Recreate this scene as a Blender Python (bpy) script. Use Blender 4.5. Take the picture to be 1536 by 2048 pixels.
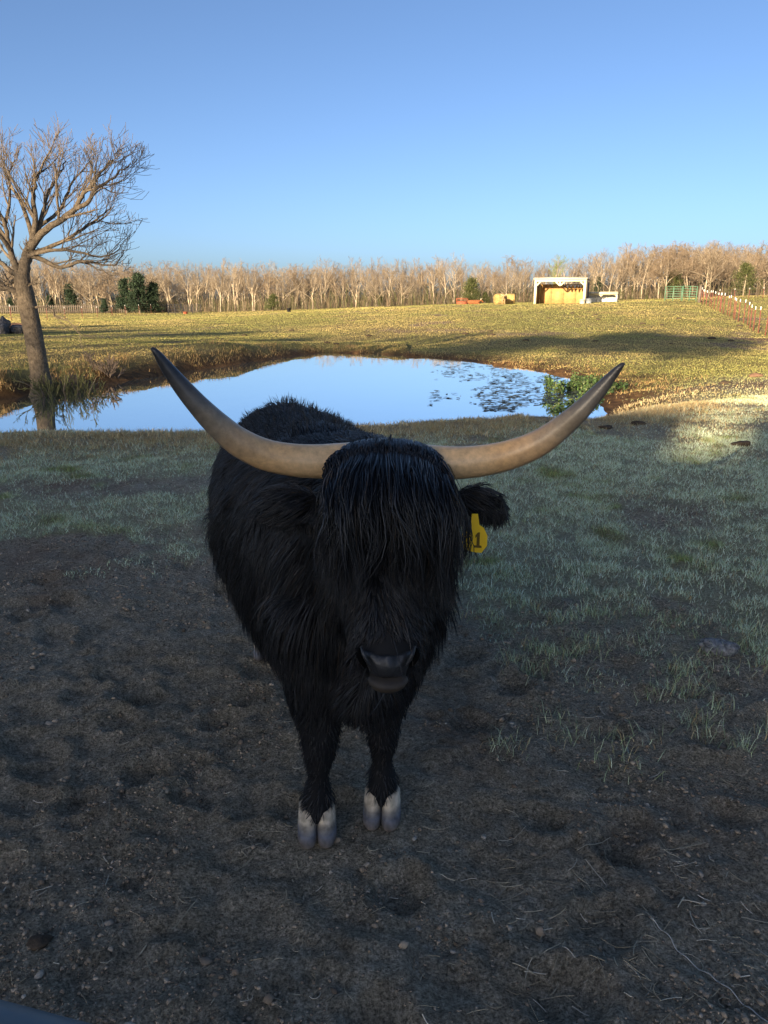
import bpy, bmesh, math, random
import numpy as np
from mathutils import Vector, Matrix
from mathutils.bvhtree import BVHTree
from mathutils.kdtree import KDTree

R = math.radians
random.seed(7); rng = np.random.default_rng(7)
scene = bpy.context.scene
for o in list(bpy.data.objects): bpy.data.objects.remove(o)
col = scene.collection

# ------------------------------------------------------------------ camera, sky, sun, exposure
CAMZ, PITCH, F = 1.65, R(15.9), 1490.0
cam_d = bpy.data.cameras.new('camera'); cam = bpy.data.objects.new('camera', cam_d); col.objects.link(cam)
cam.location = (0, 0, CAMZ); cam.rotation_euler = (R(90) - PITCH, 0, 0)
cam_d.sensor_fit = 'VERTICAL'; cam_d.angle_y = 2 * math.atan(1024 / F)
cam_d.clip_start = 0.02; cam_d.clip_end = 3000
scene.camera = cam

SUN_AZ, SUN_EL = R(28), R(11.0)      # the light travels towards azimuth 28 deg right of the view direction
world = bpy.data.worlds.new('World'); scene.world = world; world.use_nodes = True
wn, wl = world.node_tree.nodes, world.node_tree.links
wn.clear()
sky = wn.new('ShaderNodeTexSky'); sky.sky_type = 'NISHITA'; sky.sun_disc = False
sky.sun_elevation = SUN_EL; sky.sun_rotation = SUN_AZ + math.pi
sky.altitude = 300; sky.air_density = 0.56; sky.dust_density = 2.3; sky.ozone_density = 2.3
bg = wn.new('ShaderNodeBackground'); bg.inputs['Strength'].default_value = 0.077
wo = wn.new('ShaderNodeOutputWorld')
wl.new(sky.outputs[0], bg.inputs['Color']); wl.new(bg.outputs[0], wo.inputs['Surface'])

sun_d = bpy.data.lights.new('sun', 'SUN'); sun_d.energy = 4.5; sun_d.angle = R(0.6); sun_d.color = (1.0, 0.80, 0.55)
sun = bpy.data.objects.new('sun', sun_d); col.objects.link(sun)
SDIR = Vector((math.sin(SUN_AZ) * math.cos(SUN_EL), math.cos(SUN_AZ) * math.cos(SUN_EL), -math.sin(SUN_EL)))
sun.rotation_euler = SDIR.to_track_quat('-Z', 'Y').to_euler(); sun.location = (-20, -30, 20)

vs = scene.view_settings
vs.view_transform = 'Standard'; vs.look = 'None'; vs.gamma = 1.0; vs.use_curve_mapping = False
vs.exposure = 1.62
scene.cycles.use_denoising = True
scene.cycles.max_bounces = 6
scene.cycles.transparent_max_bounces = 4

# ------------------------------------------------------------------ helpers
_rd = np.array([0, math.cos(PITCH), -math.sin(PITCH)]); _ru = np.array([0, math.sin(PITCH), math.cos(PITCH)])
def ray(px, py): return _rd + np.array([1, 0, 0]) * (px - 768) / F + _ru * (1024 - py) / F
def at_y(px, py, Y):
    d = ray(px, py); return d * (Y / d[1]) + np.array([0, 0, CAMZ])
def at_z(px, py, z):
    d = ray(px, py); return d * ((z - CAMZ) / d[2]) + np.array([0, 0, CAMZ])

def _h(ix, iy, iz, seed):
    with np.errstate(over='ignore'):
        h = (ix.astype(np.int64) * 374761393 + iy.astype(np.int64) * 668265263 + iz.astype(np.int64) * 2147483647 + seed * 974711) & 0xffffffff
        h = ((h ^ (h >> 13)) * 1274126177) & 0xffffffff
        h = ((h ^ (h >> 16)) * 2246822519) & 0xffffffff
        h = h ^ (h >> 15)
    return h / 4294967295.0
def vn(x, y, seed=0, z=None):
    x = np.asarray(x, float); y = np.asarray(y, float)
    ix, iy = np.floor(x), np.floor(y); fx, fy = x - ix, y - iy
    fx = fx * fx * (3 - 2 * fx); fy = fy * fy * (3 - 2 * fy)
    def lay(iz):
        a = _h(ix, iy, iz, seed); b = _h(ix + 1, iy, iz, seed); c = _h(ix, iy + 1, iz, seed); d = _h(ix + 1, iy + 1, iz, seed)
        return (a * (1 - fx) + b * fx) * (1 - fy) + (c * (1 - fx) + d * fx) * fy
    if z is None: return lay(np.zeros_like(ix))
    z = np.asarray(z, float); iz = np.floor(z); fz = z - iz; fz = fz * fz * (3 - 2 * fz)
    return lay(iz) * (1 - fz) + lay(iz + 1) * fz
def fbm(x, y, seed=0, o=4, z=None):
    s = 0; a = .5; f = 1.0; t = 0
    for k in range(o):
        s = s + a * vn(x * f, y * f, seed + k * 17, None if z is None else z * f); t += a; a *= .5; f *= 2.03
    return s / t
def ss(a, b, x):
    t = np.clip((x - a) / (b - a), 0, 1); return t * t * (3 - 2 * t)

def mesh_np(name, V, faces, smooth=True):
    """V (n,3); faces (m,k) array or a list of such arrays"""
    me = bpy.data.meshes.new(name)
    V = np.ascontiguousarray(V, dtype=np.float32)
    if isinstance(faces, np.ndarray): faces = [faces]
    faces = [f for f in faces if len(f)]
    me.vertices.add(len(V)); me.vertices.foreach_set('co', V.ravel())
    idx = np.concatenate([f.ravel() for f in faces]).astype(np.int32)
    cnt = np.concatenate([np.full(len(f), f.shape[1]) for f in faces]).astype(np.int32)
    st = np.concatenate([[0], np.cumsum(cnt)[:-1]]).astype(np.int32)
    me.loops.add(len(idx)); me.loops.foreach_set('vertex_index', idx)
    me.polygons.add(len(cnt)); me.polygons.foreach_set('loop_start', st); me.polygons.foreach_set('loop_total', cnt)
    me.update(calc_edges=True)
    if smooth: me.polygons.foreach_set('use_smooth', np.ones(len(cnt), dtype=bool))
    return me
def attr(me, name, vals):
    a = me.attributes.new(name, 'FLOAT', 'POINT'); a.data.foreach_set('value', np.asarray(vals, dtype=np.float32).ravel())
def cattr(me, name, rgb):
    a = me.attributes.new(name, 'FLOAT_COLOR', 'POINT')
    c = np.ones((len(rgb), 4), dtype=np.float32); c[:, :3] = rgb; a.data.foreach_set('color', c.ravel())

def link(name, me, mat, parent=None, off=None):
    o = bpy.data.objects.new(name, me); col.objects.link(o)
    if mat is not None and me is not None and len(me.materials) == 0: me.materials.append(mat)
    if parent is not None:
        o.parent = parent
        if off is None: o.location = -parent.location      # mesh given in world coordinates
        else: o.location = off
    elif off is not None: o.location = off
    return o
def tag(o, label=None, cat=None, group=None, kind=None):
    if label: o['label'] = label
    if cat: o['category'] = cat
    if group: o['group'] = group
    if kind: o['kind'] = kind
    return o
def thing(name, label, cat, loc=(0, 0, 0), group=None, rz=0):
    o = bpy.data.objects.new(name, None); col.objects.link(o); o.location = loc; o.rotation_euler = (0, 0, rz)
    o.empty_display_size = .2
    return tag(o, label, cat, group)

class MB:                                                     # collects shapes that make one mesh
    def __init__(s): s.v = []; s.f3 = []; s.f4 = []; s.n = 0
    def add(s, V, f4=None, f3=None):
        V = np.asarray(V, float)
        if f4 is not None and len(f4): s.f4.append(np.asarray(f4, int) + s.n)
        if f3 is not None and len(f3): s.f3.append(np.asarray(f3, int) + s.n)
        s.v.append(V); s.n += len(V); return s
    def box(s, c, size, rz=0, ry=0, rx=0):
        h = np.array(size) / 2
        V = np.array([[x, y, z] for x in (-1, 1) for y in (-1, 1) for z in (-1, 1)]) * h
        M = np.array(Matrix.Rotation(rz, 3, 'Z') @ Matrix.Rotation(ry, 3, 'Y') @ Matrix.Rotation(rx, 3, 'X'))
        V = V @ M.T + np.array(c)
        return s.add(V, [[0, 1, 3, 2], [4, 6, 7, 5], [0, 4, 5, 1], [2, 3, 7, 6], [0, 2, 6, 4], [1, 5, 7, 3]])
    def tube(s, P, r, n=6, cap=True):
        P = np.asarray(P, float); k = len(P); r = np.broadcast_to(np.asarray(r, float), (k,))
        T = np.gradient(P, axis=0); T /= np.linalg.norm(T, axis=1)[:, None] + 1e-9
        ref = np.array([0, 0, 1.0]) if abs(T.mean(0)[2]) < .85 * np.linalg.norm(T.mean(0)) + 1e-9 else np.array([0, 1.0, 0])
        A = np.cross(T, ref); A /= np.linalg.norm(A, axis=1)[:, None] + 1e-9; B = np.cross(T, A)
        an = np.arange(n) * 2 * math.pi / n
        V = P[:, None] + r[:, None, None] * (np.cos(an)[None, :, None] * A[:, None] + np.sin(an)[None, :, None] * B[:, None])
        i = np.arange(k - 1)[:, None] * n; j = np.arange(n)[None]; j2 = (j + 1) % n
        q = np.stack([i + j, i + j2, i + n + j2, i + n + j], -1).reshape(-1, 4)
        V = V.reshape(-1, 3); t = []
        if cap:
            V = np.vstack([V, P[:1], P[-1:]]); a, b = k * n, k * n + 1
            for u in range(n):
                t.append([a, (u + 1) % n, u]); t.append([b, (k - 1) * n + u, (k - 1) * n + (u + 1) % n])
        return s.add(V, q, t)
    def loft(s, secs, n=20):
        """secs: (centre, u_vec, v_vec) with the half axes as vectors"""
        an = np.arange(n) * 2 * math.pi / n
        V = np.vstack([np.array(c)[None] + np.cos(an)[:, None] * np.array(u)[None] + np.sin(an)[:, None] * np.array(v)[None] for c, u, v in secs])
        k = len(secs); i = np.arange(k - 1)[:, None] * n; j = np.arange(n)[None]; j2 = (j + 1) % n
        q = np.stack([i + j, i + j2, i + n + j2, i + n + j], -1).reshape(-1, 4)
        V = np.vstack([V, [secs[0][0]], [secs[-1][0]]]); a, b = k * n, k * n + 1; t = []
        for u in range(n):
            t.append([a, (u + 1) % n, u]); t.append([b, (k - 1) * n + u, (k - 1) * n + (u + 1) % n])
        return s.add(V, q, t)
    def mesh(s, name, smooth=True):
        fs = []
        if s.f4: fs.append(np.vstack(s.f4))
        if s.f3: fs.append(np.vstack(s.f3))
        return mesh_np(name, np.vstack(s.v), fs, smooth)

def catmull(P, m):
    P = np.asarray(P, float); n = len(P); t = np.linspace(0, n - 1, m)
    i = np.clip(np.floor(t).astype(int), 0, n - 2); u = (t - i)[:, None] if P.ndim > 1 else t - i
    g = lambda k: P[np.clip(k, 0, n - 1)]
    a, b, c, d = g(i - 1), g(i), g(i + 1), g(i + 2)
    return .5 * ((2 * b) + (c - a) * u + (2 * a - 5 * b + 4 * c - d) * u ** 2 + (3 * b - a - 3 * c + d) * u ** 3)

def remeshed(name, mb, voxel, smooth_it=4):
    me = mb.mesh(name + '_raw'); o = bpy.data.objects.new(name + '_raw', me); col.objects.link(o)
    m = o.modifiers.new('r', 'REMESH'); m.mode = 'VOXEL'; m.voxel_size = voxel; m.use_smooth_shade = True
    if smooth_it:
        s = o.modifiers.new('s', 'SMOOTH'); s.iterations = smooth_it; s.factor = .5
    dg = bpy.context.evaluated_depsgraph_get(); ev = o.evaluated_get(dg)
    out = bpy.data.meshes.new_from_object(ev); out.name = name
    bpy.data.objects.remove(o); bpy.data.meshes.remove(me)
    out.polygons.foreach_set('use_smooth', np.ones(len(out.polygons), dtype=bool))
    return out

# ------------------------------------------------------------------ materials
def mat(name, color=(.5, .5, .5), rough=.8, spec=.3, metal=0.0, noise=None, bump=None, attr_col=None, coat=0, trans=None, hue_noise=None):
    """noise=(scale, amount) varies the value of the colour; bump=(scale, strength, distance)"""
    m = bpy.data.materials.new(name); m.use_nodes = True
    nt = m.node_tree; N, L = nt.nodes, nt.links
    b = N['Principled BSDF']; b.inputs['Roughness'].default_value = rough; b.inputs['Specular IOR Level'].default_value = spec
    b.inputs['Metallic'].default_value = metal; b.inputs['Coat Weight'].default_value = coat
    src = None
    if attr_col:
        a = N.new('ShaderNodeAttribute'); a.attribute_name = attr_col; src = a.outputs['Color']
    if noise:
        tc = N.new('ShaderNodeTexCoord'); nz = N.new('ShaderNodeTexNoise'); nz.inputs['Scale'].default_value = noise[0]; nz.inputs['Detail'].default_value = 5
        L.new(tc.outputs['Object'], nz.inputs['Vector'])
        mr = N.new('ShaderNodeMapRange'); mr.inputs['From Min'].default_value = .25; mr.inputs['From Max'].default_value = .75
        mr.inputs['To Min'].default_value = 1 - noise[1]; mr.inputs['To Max'].default_value = 1 + noise[1]
        L.new(nz.outputs['Fac'], mr.inputs['Value'])
        mx = N.new('ShaderNodeVectorMath'); mx.operation = 'SCALE'
        if src: L.new(src, mx.inputs[0])
        else: mx.inputs[0].default_value = color
        L.new(mr.outputs['Result'], mx.inputs['Scale']); src = mx.outputs['Vector']
    if src: L.new(src, b.inputs['Base Color'])
    else: b.inputs['Base Color'].default_value = (*color, 1)
    if bump:
        tc2 = N.new('ShaderNodeTexCoord'); n2 = N.new('ShaderNodeTexNoise'); n2.inputs['Scale'].default_value = bump[0]; n2.inputs['Detail'].default_value = 8
        L.new(tc2.outputs['Object'], n2.inputs['Vector'])
        bp = N.new('ShaderNodeBump'); bp.inputs['Strength'].default_value = bump[1]; bp.inputs['Distance'].default_value = bump[2]
        L.new(n2.outputs['Fac'], bp.inputs['Height']); L.new(bp.outputs['Normal'], b.inputs['Normal'])
    if trans:
        b.inputs['Transmission Weight'].default_value = trans
    return m

M = {}
M['bark_far'] = mat('bark_far', (.42, .34, .235), .9, .1, noise=(3, .35))
M['bark_far2'] = mat('bark_far2', (.32, .26, .18), .9, .1, noise=(3, .35))
M['twig_far'] = mat('twig_far', (.225, .168, .112), .9, .1, noise=(1.5, .3))
M['twig_far2'] = mat('twig_far2', (.25, .20, .14), .9, .1, noise=(1.5, .3))
M['bud'] = mat('bud_twigs', (.20, .24, .07), .8, .1, noise=(1.5, .3))
M['bark'] = mat('bark', (.145, .112, .075), .92, .15, noise=(14, .45), bump=(26, .9, .03))
M['twig'] = mat('twig', (.20, .155, .105), .9, .15, noise=(6, .3))
M['cedar'] = mat('cedar_leaf', (.028, .045, .022), .8, .2, attr_col='col')
M['weed'] = mat('weed_leaf', (.06, .11, .03), .6, .3, attr_col='col')
M['tpost_red'] = mat('tpost_red', (.20, .06, .045), .7, .3, noise=(20, .2))
M['tpost_white'] = mat('tpost_white', (.75, .73, .66), .6, .3)
M['wire'] = mat('wire', (.28, .27, .26), .5, .5, metal=.6)
M['cream'] = mat('cream_paint', (.74, .66, .44), .75, .3, noise=(3, .12))
M['white'] = mat('white_paint', (.80, .80, .78), .7, .3, noise=(3, .08))
M['ply'] = mat('plywood', (.52, .30, .11), .8, .2, noise=(4, .22))
M['dark'] = mat('dark_iron', (.03, .03, .035), .7, .3, noise=(8, .3))
M['dark_wood'] = mat('weathered_wood', (.16, .13, .10), .9, .15, noise=(5, .3), bump=(30, .4, .01))  # one dark brown for walls, pickets, rails and posts
M['green_paint'] = mat('green_gate_paint', (.10, .20, .12), .5, .4, noise=(9, .2))
M['galv'] = mat('galvanised', (.36, .40, .44), .45, .5, metal=.3, noise=(6, .15))
M['tin'] = mat('tin_roof', (.33, .33, .33), .5, .5, metal=.4, noise=(2, .2))
M['hay'] = mat('hay', (.42, .28, .10), .95, .05, noise=(7, .45), bump=(20, .9, .06))
M['rust'] = mat('rust', (.30, .09, .045), .85, .2, noise=(8, .3))
M['redhair'] = mat('red_coat', (.26, .10, .04), .9, .1, noise=(8, .3), bump=(25, .6, .03))
M['tanhair'] = mat('tan_coat', (.40, .25, .12), .9, .1, noise=(8, .4), bump=(25, .6, .03))
M['rock'] = mat('rock', (.21, .20, .19), .8, .3, noise=(48, .95), bump=(45, 1.0, .03))
M['rock_far'] = mat('rock_far', (.12, .11, .105), .9, .2, noise=(5, .7), bump=(9, 1.0, .12))
M['redsoil_rock'] = mat('red_soil_rock', (.17, .10, .065), .9, .1, noise=(5, .4), bump=(14, .8, .03))
M['dung'] = mat('dung', (.07, .05, .033), .85, .2, noise=(20, .4), bump=(30, .8, .02))
M['black_plastic'] = mat('black_plastic', (.015, .015, .017), .5, .4)
M['rail_paint'] = mat('rail_paint', (.085, .115, .13), .45, .4, noise=(30, .08))
M['twine'] = mat('twine', (.45, .42, .36), .8, .2)
M['barn'] = mat('barn_board', (.22, .10, .07), .85, .2, noise=(3, .25))
M['house'] = mat('pale_siding', (.62, .55, .40), .8, .2, noise=(2, .08))
M['house_roof'] = mat('grey_shingle', (.17, .18, .19), .9, .2, noise=(3, .2))
M['glass'] = mat('window_glass', (.02, .025, .03), .08, .6)

# ------------------------------------------------------------------ terrain
ZW = -0.50
_cp = [(-8, 0, 0), (8, 0, 0), (0, 1, 0), (0, 4, 0), (-10, 5, 0), (10, 6, 0), (-5, 9.3, .02), (-2, 9.6, .03), (.5, 10.7, .02), (2.6, 11.3, .02), (-14, 9, .0), (6, 11, 0),
       (-40, -5, 0), (40, -5, 0), (-100, 200, -.8), (0, 200, .9), (120, 200, 2.8), (-200, 400, -.8), (200, 400, 3), (-80, 60, -.6), (90, 60, .8)]
for px, py, Y in [(30, 735, 21), (110, 690, 27), (250, 692, 28), (400, 692, 28.5), (600, 700, 32), (750, 697, 33), (1000, 704, 30), (1100, 713, 27), (1210, 742, 22), (1300, 760, 17.5), (1400, 780, 14.6),
                  (100, 650, 55), (100, 640, 80), (300, 631, 112), (20, 631, 112), (600, 621, 110), (600, 660, 50), (800, 612, 110), (800, 650, 50), (950, 609, 90), (1120, 607.5, 90), (1100, 650, 48),
                  (1300, 602, 92), (1300, 640, 52), (1360, 601, 84), (1528, 672, 43), (1455, 645, 52), (1400, 607, 82), (1536, 592, 97), (1450, 595, 97), (1536, 720, 25), (1536, 760, 17),
                  (-100, 640, 70), (-100, 680, 35), (-60, 735, 21)]:
    _cp.append(tuple(at_y(px, py, Y)))
_cp = np.array(_cp)
def _uv(x, y):
    yy = np.maximum(y + 9, 2.0); return 1.6 * np.arctan2(x, yy), np.log(np.hypot(x, yy))
def _k(r2): return r2 * np.log(r2 + 1e-9) * .5
_u, _v = _uv(_cp[:, 0], _cp[:, 1]); _n = len(_cp)
_A = np.zeros((_n + 3, _n + 3)); _A[:_n, :_n] = _k((_u[:, None] - _u) ** 2 + (_v[:, None] - _v) ** 2) + np.eye(_n) * 2e-3
_P = np.stack([np.ones(_n), _u, _v], 1); _A[:_n, _n:] = _P; _A[_n:, :_n] = _P.T
_W = np.linalg.solve(_A, np.concatenate([_cp[:, 2], [0, 0, 0]]))
def base_z(x, y):
    u, v = _uv(x, y); z = _W[_n] + _W[_n + 1] * u + _W[_n + 2] * v
    for k in range(_n): z = z + _W[k] * _k((u - _u[k]) ** 2 + (v - _v[k]) ** 2)
    w = ss(-9, -3, y) * (1 - ss(600, 900, np.hypot(x, y))); return np.clip(z, -1.2, 3.4) * w

_pond_px = [(-330, 812), (-150, 806), (0, 797), (60, 788), (130, 779), (190, 772), (290, 756), (380, 742), (480, 728), (560, 716), (600, 709), (660, 706), (760, 709), (880, 718), (1000, 731), (1080, 744), (1150, 756), (1195, 772), (1190, 792)]
_pond = [tuple(at_z(px, py, ZW)[:2]) for px, py in _pond_px] + [(4.4, 14.6), (3.7, 13.3), (2.8, 12.4), (1.5, 11.75), (0, 11.2), (-2, 10.7), (-4.5, 10.4), (-8, 10.3), (-13, 10.6), (-17, 12)]
_pp = np.array(_pond + _pond[:3]); POND = catmull(np.vstack([_pp, ]), len(_pp) * 6)[6:-12]
_pa = np.arange(len(POND)); POND = POND + (np.stack([vn(_pa * .35, _pa * 0, 5), vn(_pa * .35, _pa * 0, 9)], 1) - .5) * .35
def pond_sd(x, y):
    x = np.asarray(x, float); y = np.asarray(y, float); d = np.full(x.shape, 1e9); ins = np.zeros(x.shape, bool)
    A = POND; B = np.roll(POND, -1, axis=0)
    for (ax, ay), (bx, by) in zip(A, B):
        ex, ey = bx - ax, by - ay; t = np.clip(((x - ax) * ex + (y - ay) * ey) / (ex * ex + ey * ey + 1e-12), 0, 1)
        d = np.minimum(d, (x - ax - t * ex) ** 2 + (y - ay - t * ey) ** 2)
        c = ((ay > y) != (by > y)) & (x < ex * (y - ay) / (ey + 1e-12) + ax); ins ^= c
    return np.where(ins, -np.sqrt(d), np.sqrt(d))
def sd_near(x, y):
    x = np.asarray(x, float); y = np.asarray(y, float); out = np.full(x.shape, 50.0)
    m = (x > -34) & (x < 16) & (y > 6) & (y < 42)
    if m.any(): out[m] = pond_sd(x[m], y[m])
    return out
def bank_w(x, y): return np.interp(x, [-10, -2, 1, 4, 7], [.9, 1.0, 1.3, 2.2, 3.0])
def smooth_z(x, y, sd=None):
    if sd is None: sd = sd_near(x, y)
    b = base_z(x, y); w = bank_w(x, y) * (.75 + .5 * vn(x * .9, y * .9, 31))
    far = y > 14
    lift = np.where(far & (x < 1), .22 * ss(.2, 1.2, sd) * (1 - ss(2.5, 7, sd)) * vn(x * .5, y * .5, 3), 0)
    z = np.where(sd > 0, ZW + (b - ZW) * ss(-.1, 1, sd / w) ** .8 + lift, ZW - np.clip(-sd * .5, 0, .8) - .01)
    return z
def masks(x, y, sd):
    """grass cover, dry straw cover, red bare soil, bank mud, frost"""
    n1 = fbm(x * .9, y * .9, 40, 4); n2 = fbm(x * 3.1, y * 3.1, 50, 3); n3 = fbm(x * .25, y * .25, 60, 4)
    edge = np.interp(x, [-12, -4, -1.5, -.3, .15, .45, 1.0, 1.8, 4], [4.0, 4.5, 4.85, 5.0, 4.5, 3.35, 2.75, 2.5, 2.3])
    yy = y + (n1 - .5) * 2.2 + (n2 - .5) * 1.4
    wide = np.interp(x, [-1, .3, 1], [.35, .9, 1.6])
    g = ss(edge - .15, edge + wide, yy)
    g = g * (1 - .55 * ss(.56, .68, n1) * (y < 16)) * (1 - .35 * ss(.58, .7, n2))
    # a trodden strip left of the cow, and the bare patch on the right beyond the pond
    strip = np.exp(-((y - (6.55 + .22 * (x + 2))) / .42) ** 2) * ss(-.6, -1.5, x) * ss(-5.5, -3.2, x)
    g = g * (1 - .85 * strip * ss(.35, .55, n2 + .1))
    bare = np.exp(-(((x - 8.7) / 3.2) ** 2 + ((y - 15.8) / 1.25) ** 2)) + .9 * np.exp(-(((x - 20) / 7) ** 2 + ((y - 40) / 2.2) ** 2)) * ss(.45, .6, n1)
    bare = bare + .8 * np.exp(-(((x - 7.6) / 2.5) ** 2 + ((y - 41) / 1.2) ** 2)) + .9 * np.exp(-(((x - 22.5) / 4.6) ** 2 + ((y - 88.2) / 1.2) ** 2)) + .8 * np.exp(-(((x + 15) / 4) ** 2 + ((y - 38) / 2.2) ** 2))
    bare = np.clip(bare + .7 * ss(.60, .70, n3) * (y > 30) * ss(.4, .6, n1), 0, 1) * ss(.25, .5, n2 + .15)
    g = g * (1 - .9 * bare)
    near_lip = np.exp(-((sd - 1.6) / .9) ** 2) * (y < 15) * (x < 5.5)
    dry = np.clip(near_lip + ss(.46, .66, fbm(x * .16 + 7, y * .3, 70, 4)) * ss(14, 24, y) * .75 + .35 * ss(.5, .65, n1) * (y > 6) * (y < 14), 0, 1)
    mud = (1 - ss(.15, 1.0, sd / bank_w(x, y))) * np.where(y < 14, .6, 1)
    frost = (1 - ss(11, 17, y - .35 * x)) * ss(.25, .6, n2 + .15)
    return g, dry, bare, mud, frost

def axis(lo, f0, f1, hi, d, g):
    a = list(np.arange(f0, f1, d)); s = d
    while a[-1] < hi: s = min(s * g, 40); a.append(a[-1] + s)
    b = []; s = d; c = f0
    while c > lo: s = min(s * g, 40); c -= s; b.append(c)
    return np.array(b[::-1] + a)
gx = axis(-900, -1.5, 1.7, 900, .019, 1.042); gy = axis(-120, 1.25, 3.5, 1400, .019, 1.034)
GX, GY = np.meshgrid(gx, gy); X, Y = GX.ravel(), GY.ravel()
SD = sd_near(X, Y); Z = smooth_z(X, Y, SD)
g_, dry_, bare_, mud_, frost_ = masks(X, Y, SD)
near = 1 - ss(7, 14, np.hypot(X, Y))
dirt = (1 - g_)
clod = np.abs(fbm(X * 9, Y * 9, 81, 3) - .5) * 2; foot = fbm(X * 3.3, Y * 3.3, 91, 3)
rel = near * (dirt * (.034 * (foot - .5) * 2 + .030 * (clod - .3) + .030 * (fbm(X * 22, Y * 22, 83, 2) - .5)) + g_ * (.02 * (foot - .5) * 2 + .012 * (clod - .3)))
# hoof prints trodden into the bare soil
for k in range(150):
    hx, hy = rng.uniform(-2.2, 2.4), rng.uniform(1.3, 4.8); ra = rng.uniform(.055, .085); an = rng.uniform(0, 6.28)
    sel = (np.abs(X - hx) < .3) & (np.abs(Y - hy) < .3)
    dx, dy = X[sel] - hx, Y[sel] - hy; u = dx * math.cos(an) + dy * math.sin(an); v = -dx * math.sin(an) + dy * math.cos(an)
    r = np.hypot(u / 1.25, v) / ra
    rel[sel] += dirt[sel] * (-.040 * np.exp(-(r ** 3)) + .016 * np.exp(-((r - 1.35) / .3) ** 2)) * (.6 + .4 * np.abs(v) / ra)
for hx, hy in ((-.213, 2.02), (-.01, 2.10)):
    r = np.hypot(X - hx, Y - hy) / .12; rel = rel * (1 - np.exp(-(r ** 4))) - .004 * np.exp(-(r ** 4))
bankn = np.exp(-((SD - .5) / .6) ** 2) * (SD > 0.05)
Z = Z + rel + bankn * (fbm(X * 1.6, Y * 1.6, 101, 3) - .45) * .30 * (Y > 14) + (Y > 12) * ss(1, 4, SD) * (fbm(X * .5, Y * .5, 111, 3) - .5) * .10
ny, nx = GX.shape; ii = (np.arange(ny - 1)[:, None] * nx + np.arange(nx - 1)[None]).ravel()
gm = mesh_np('ground', np.stack([X, Y, Z], 1), np.stack([ii, ii + 1, ii + nx + 1, ii + nx], 1))
for nme, v in (('grass', g_), ('dry', dry_), ('bare', bare_), ('mud', mud_), ('frost', frost_)): attr(gm, nme, v)

_ZG = Z.reshape(ny, nx)
def ground_z(x, y):
    x = np.asarray(x, float); y = np.asarray(y, float)
    i = np.clip(np.searchsorted(gx, x) - 1, 0, nx - 2); j = np.clip(np.searchsorted(gy, y) - 1, 0, ny - 2)
    u = np.clip((x - gx[i]) / (gx[i + 1] - gx[i]), 0, 1); v = np.clip((y - gy[j]) / (gy[j + 1] - gy[j]), 0, 1)
    return (_ZG[j, i] * (1 - u) + _ZG[j, i + 1] * u) * (1 - v) + (_ZG[j + 1, i] * (1 - u) + _ZG[j + 1, i + 1] * u) * v
def gz(x, y): return float(ground_z(np.array([x]), np.array([y]))[0])

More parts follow.
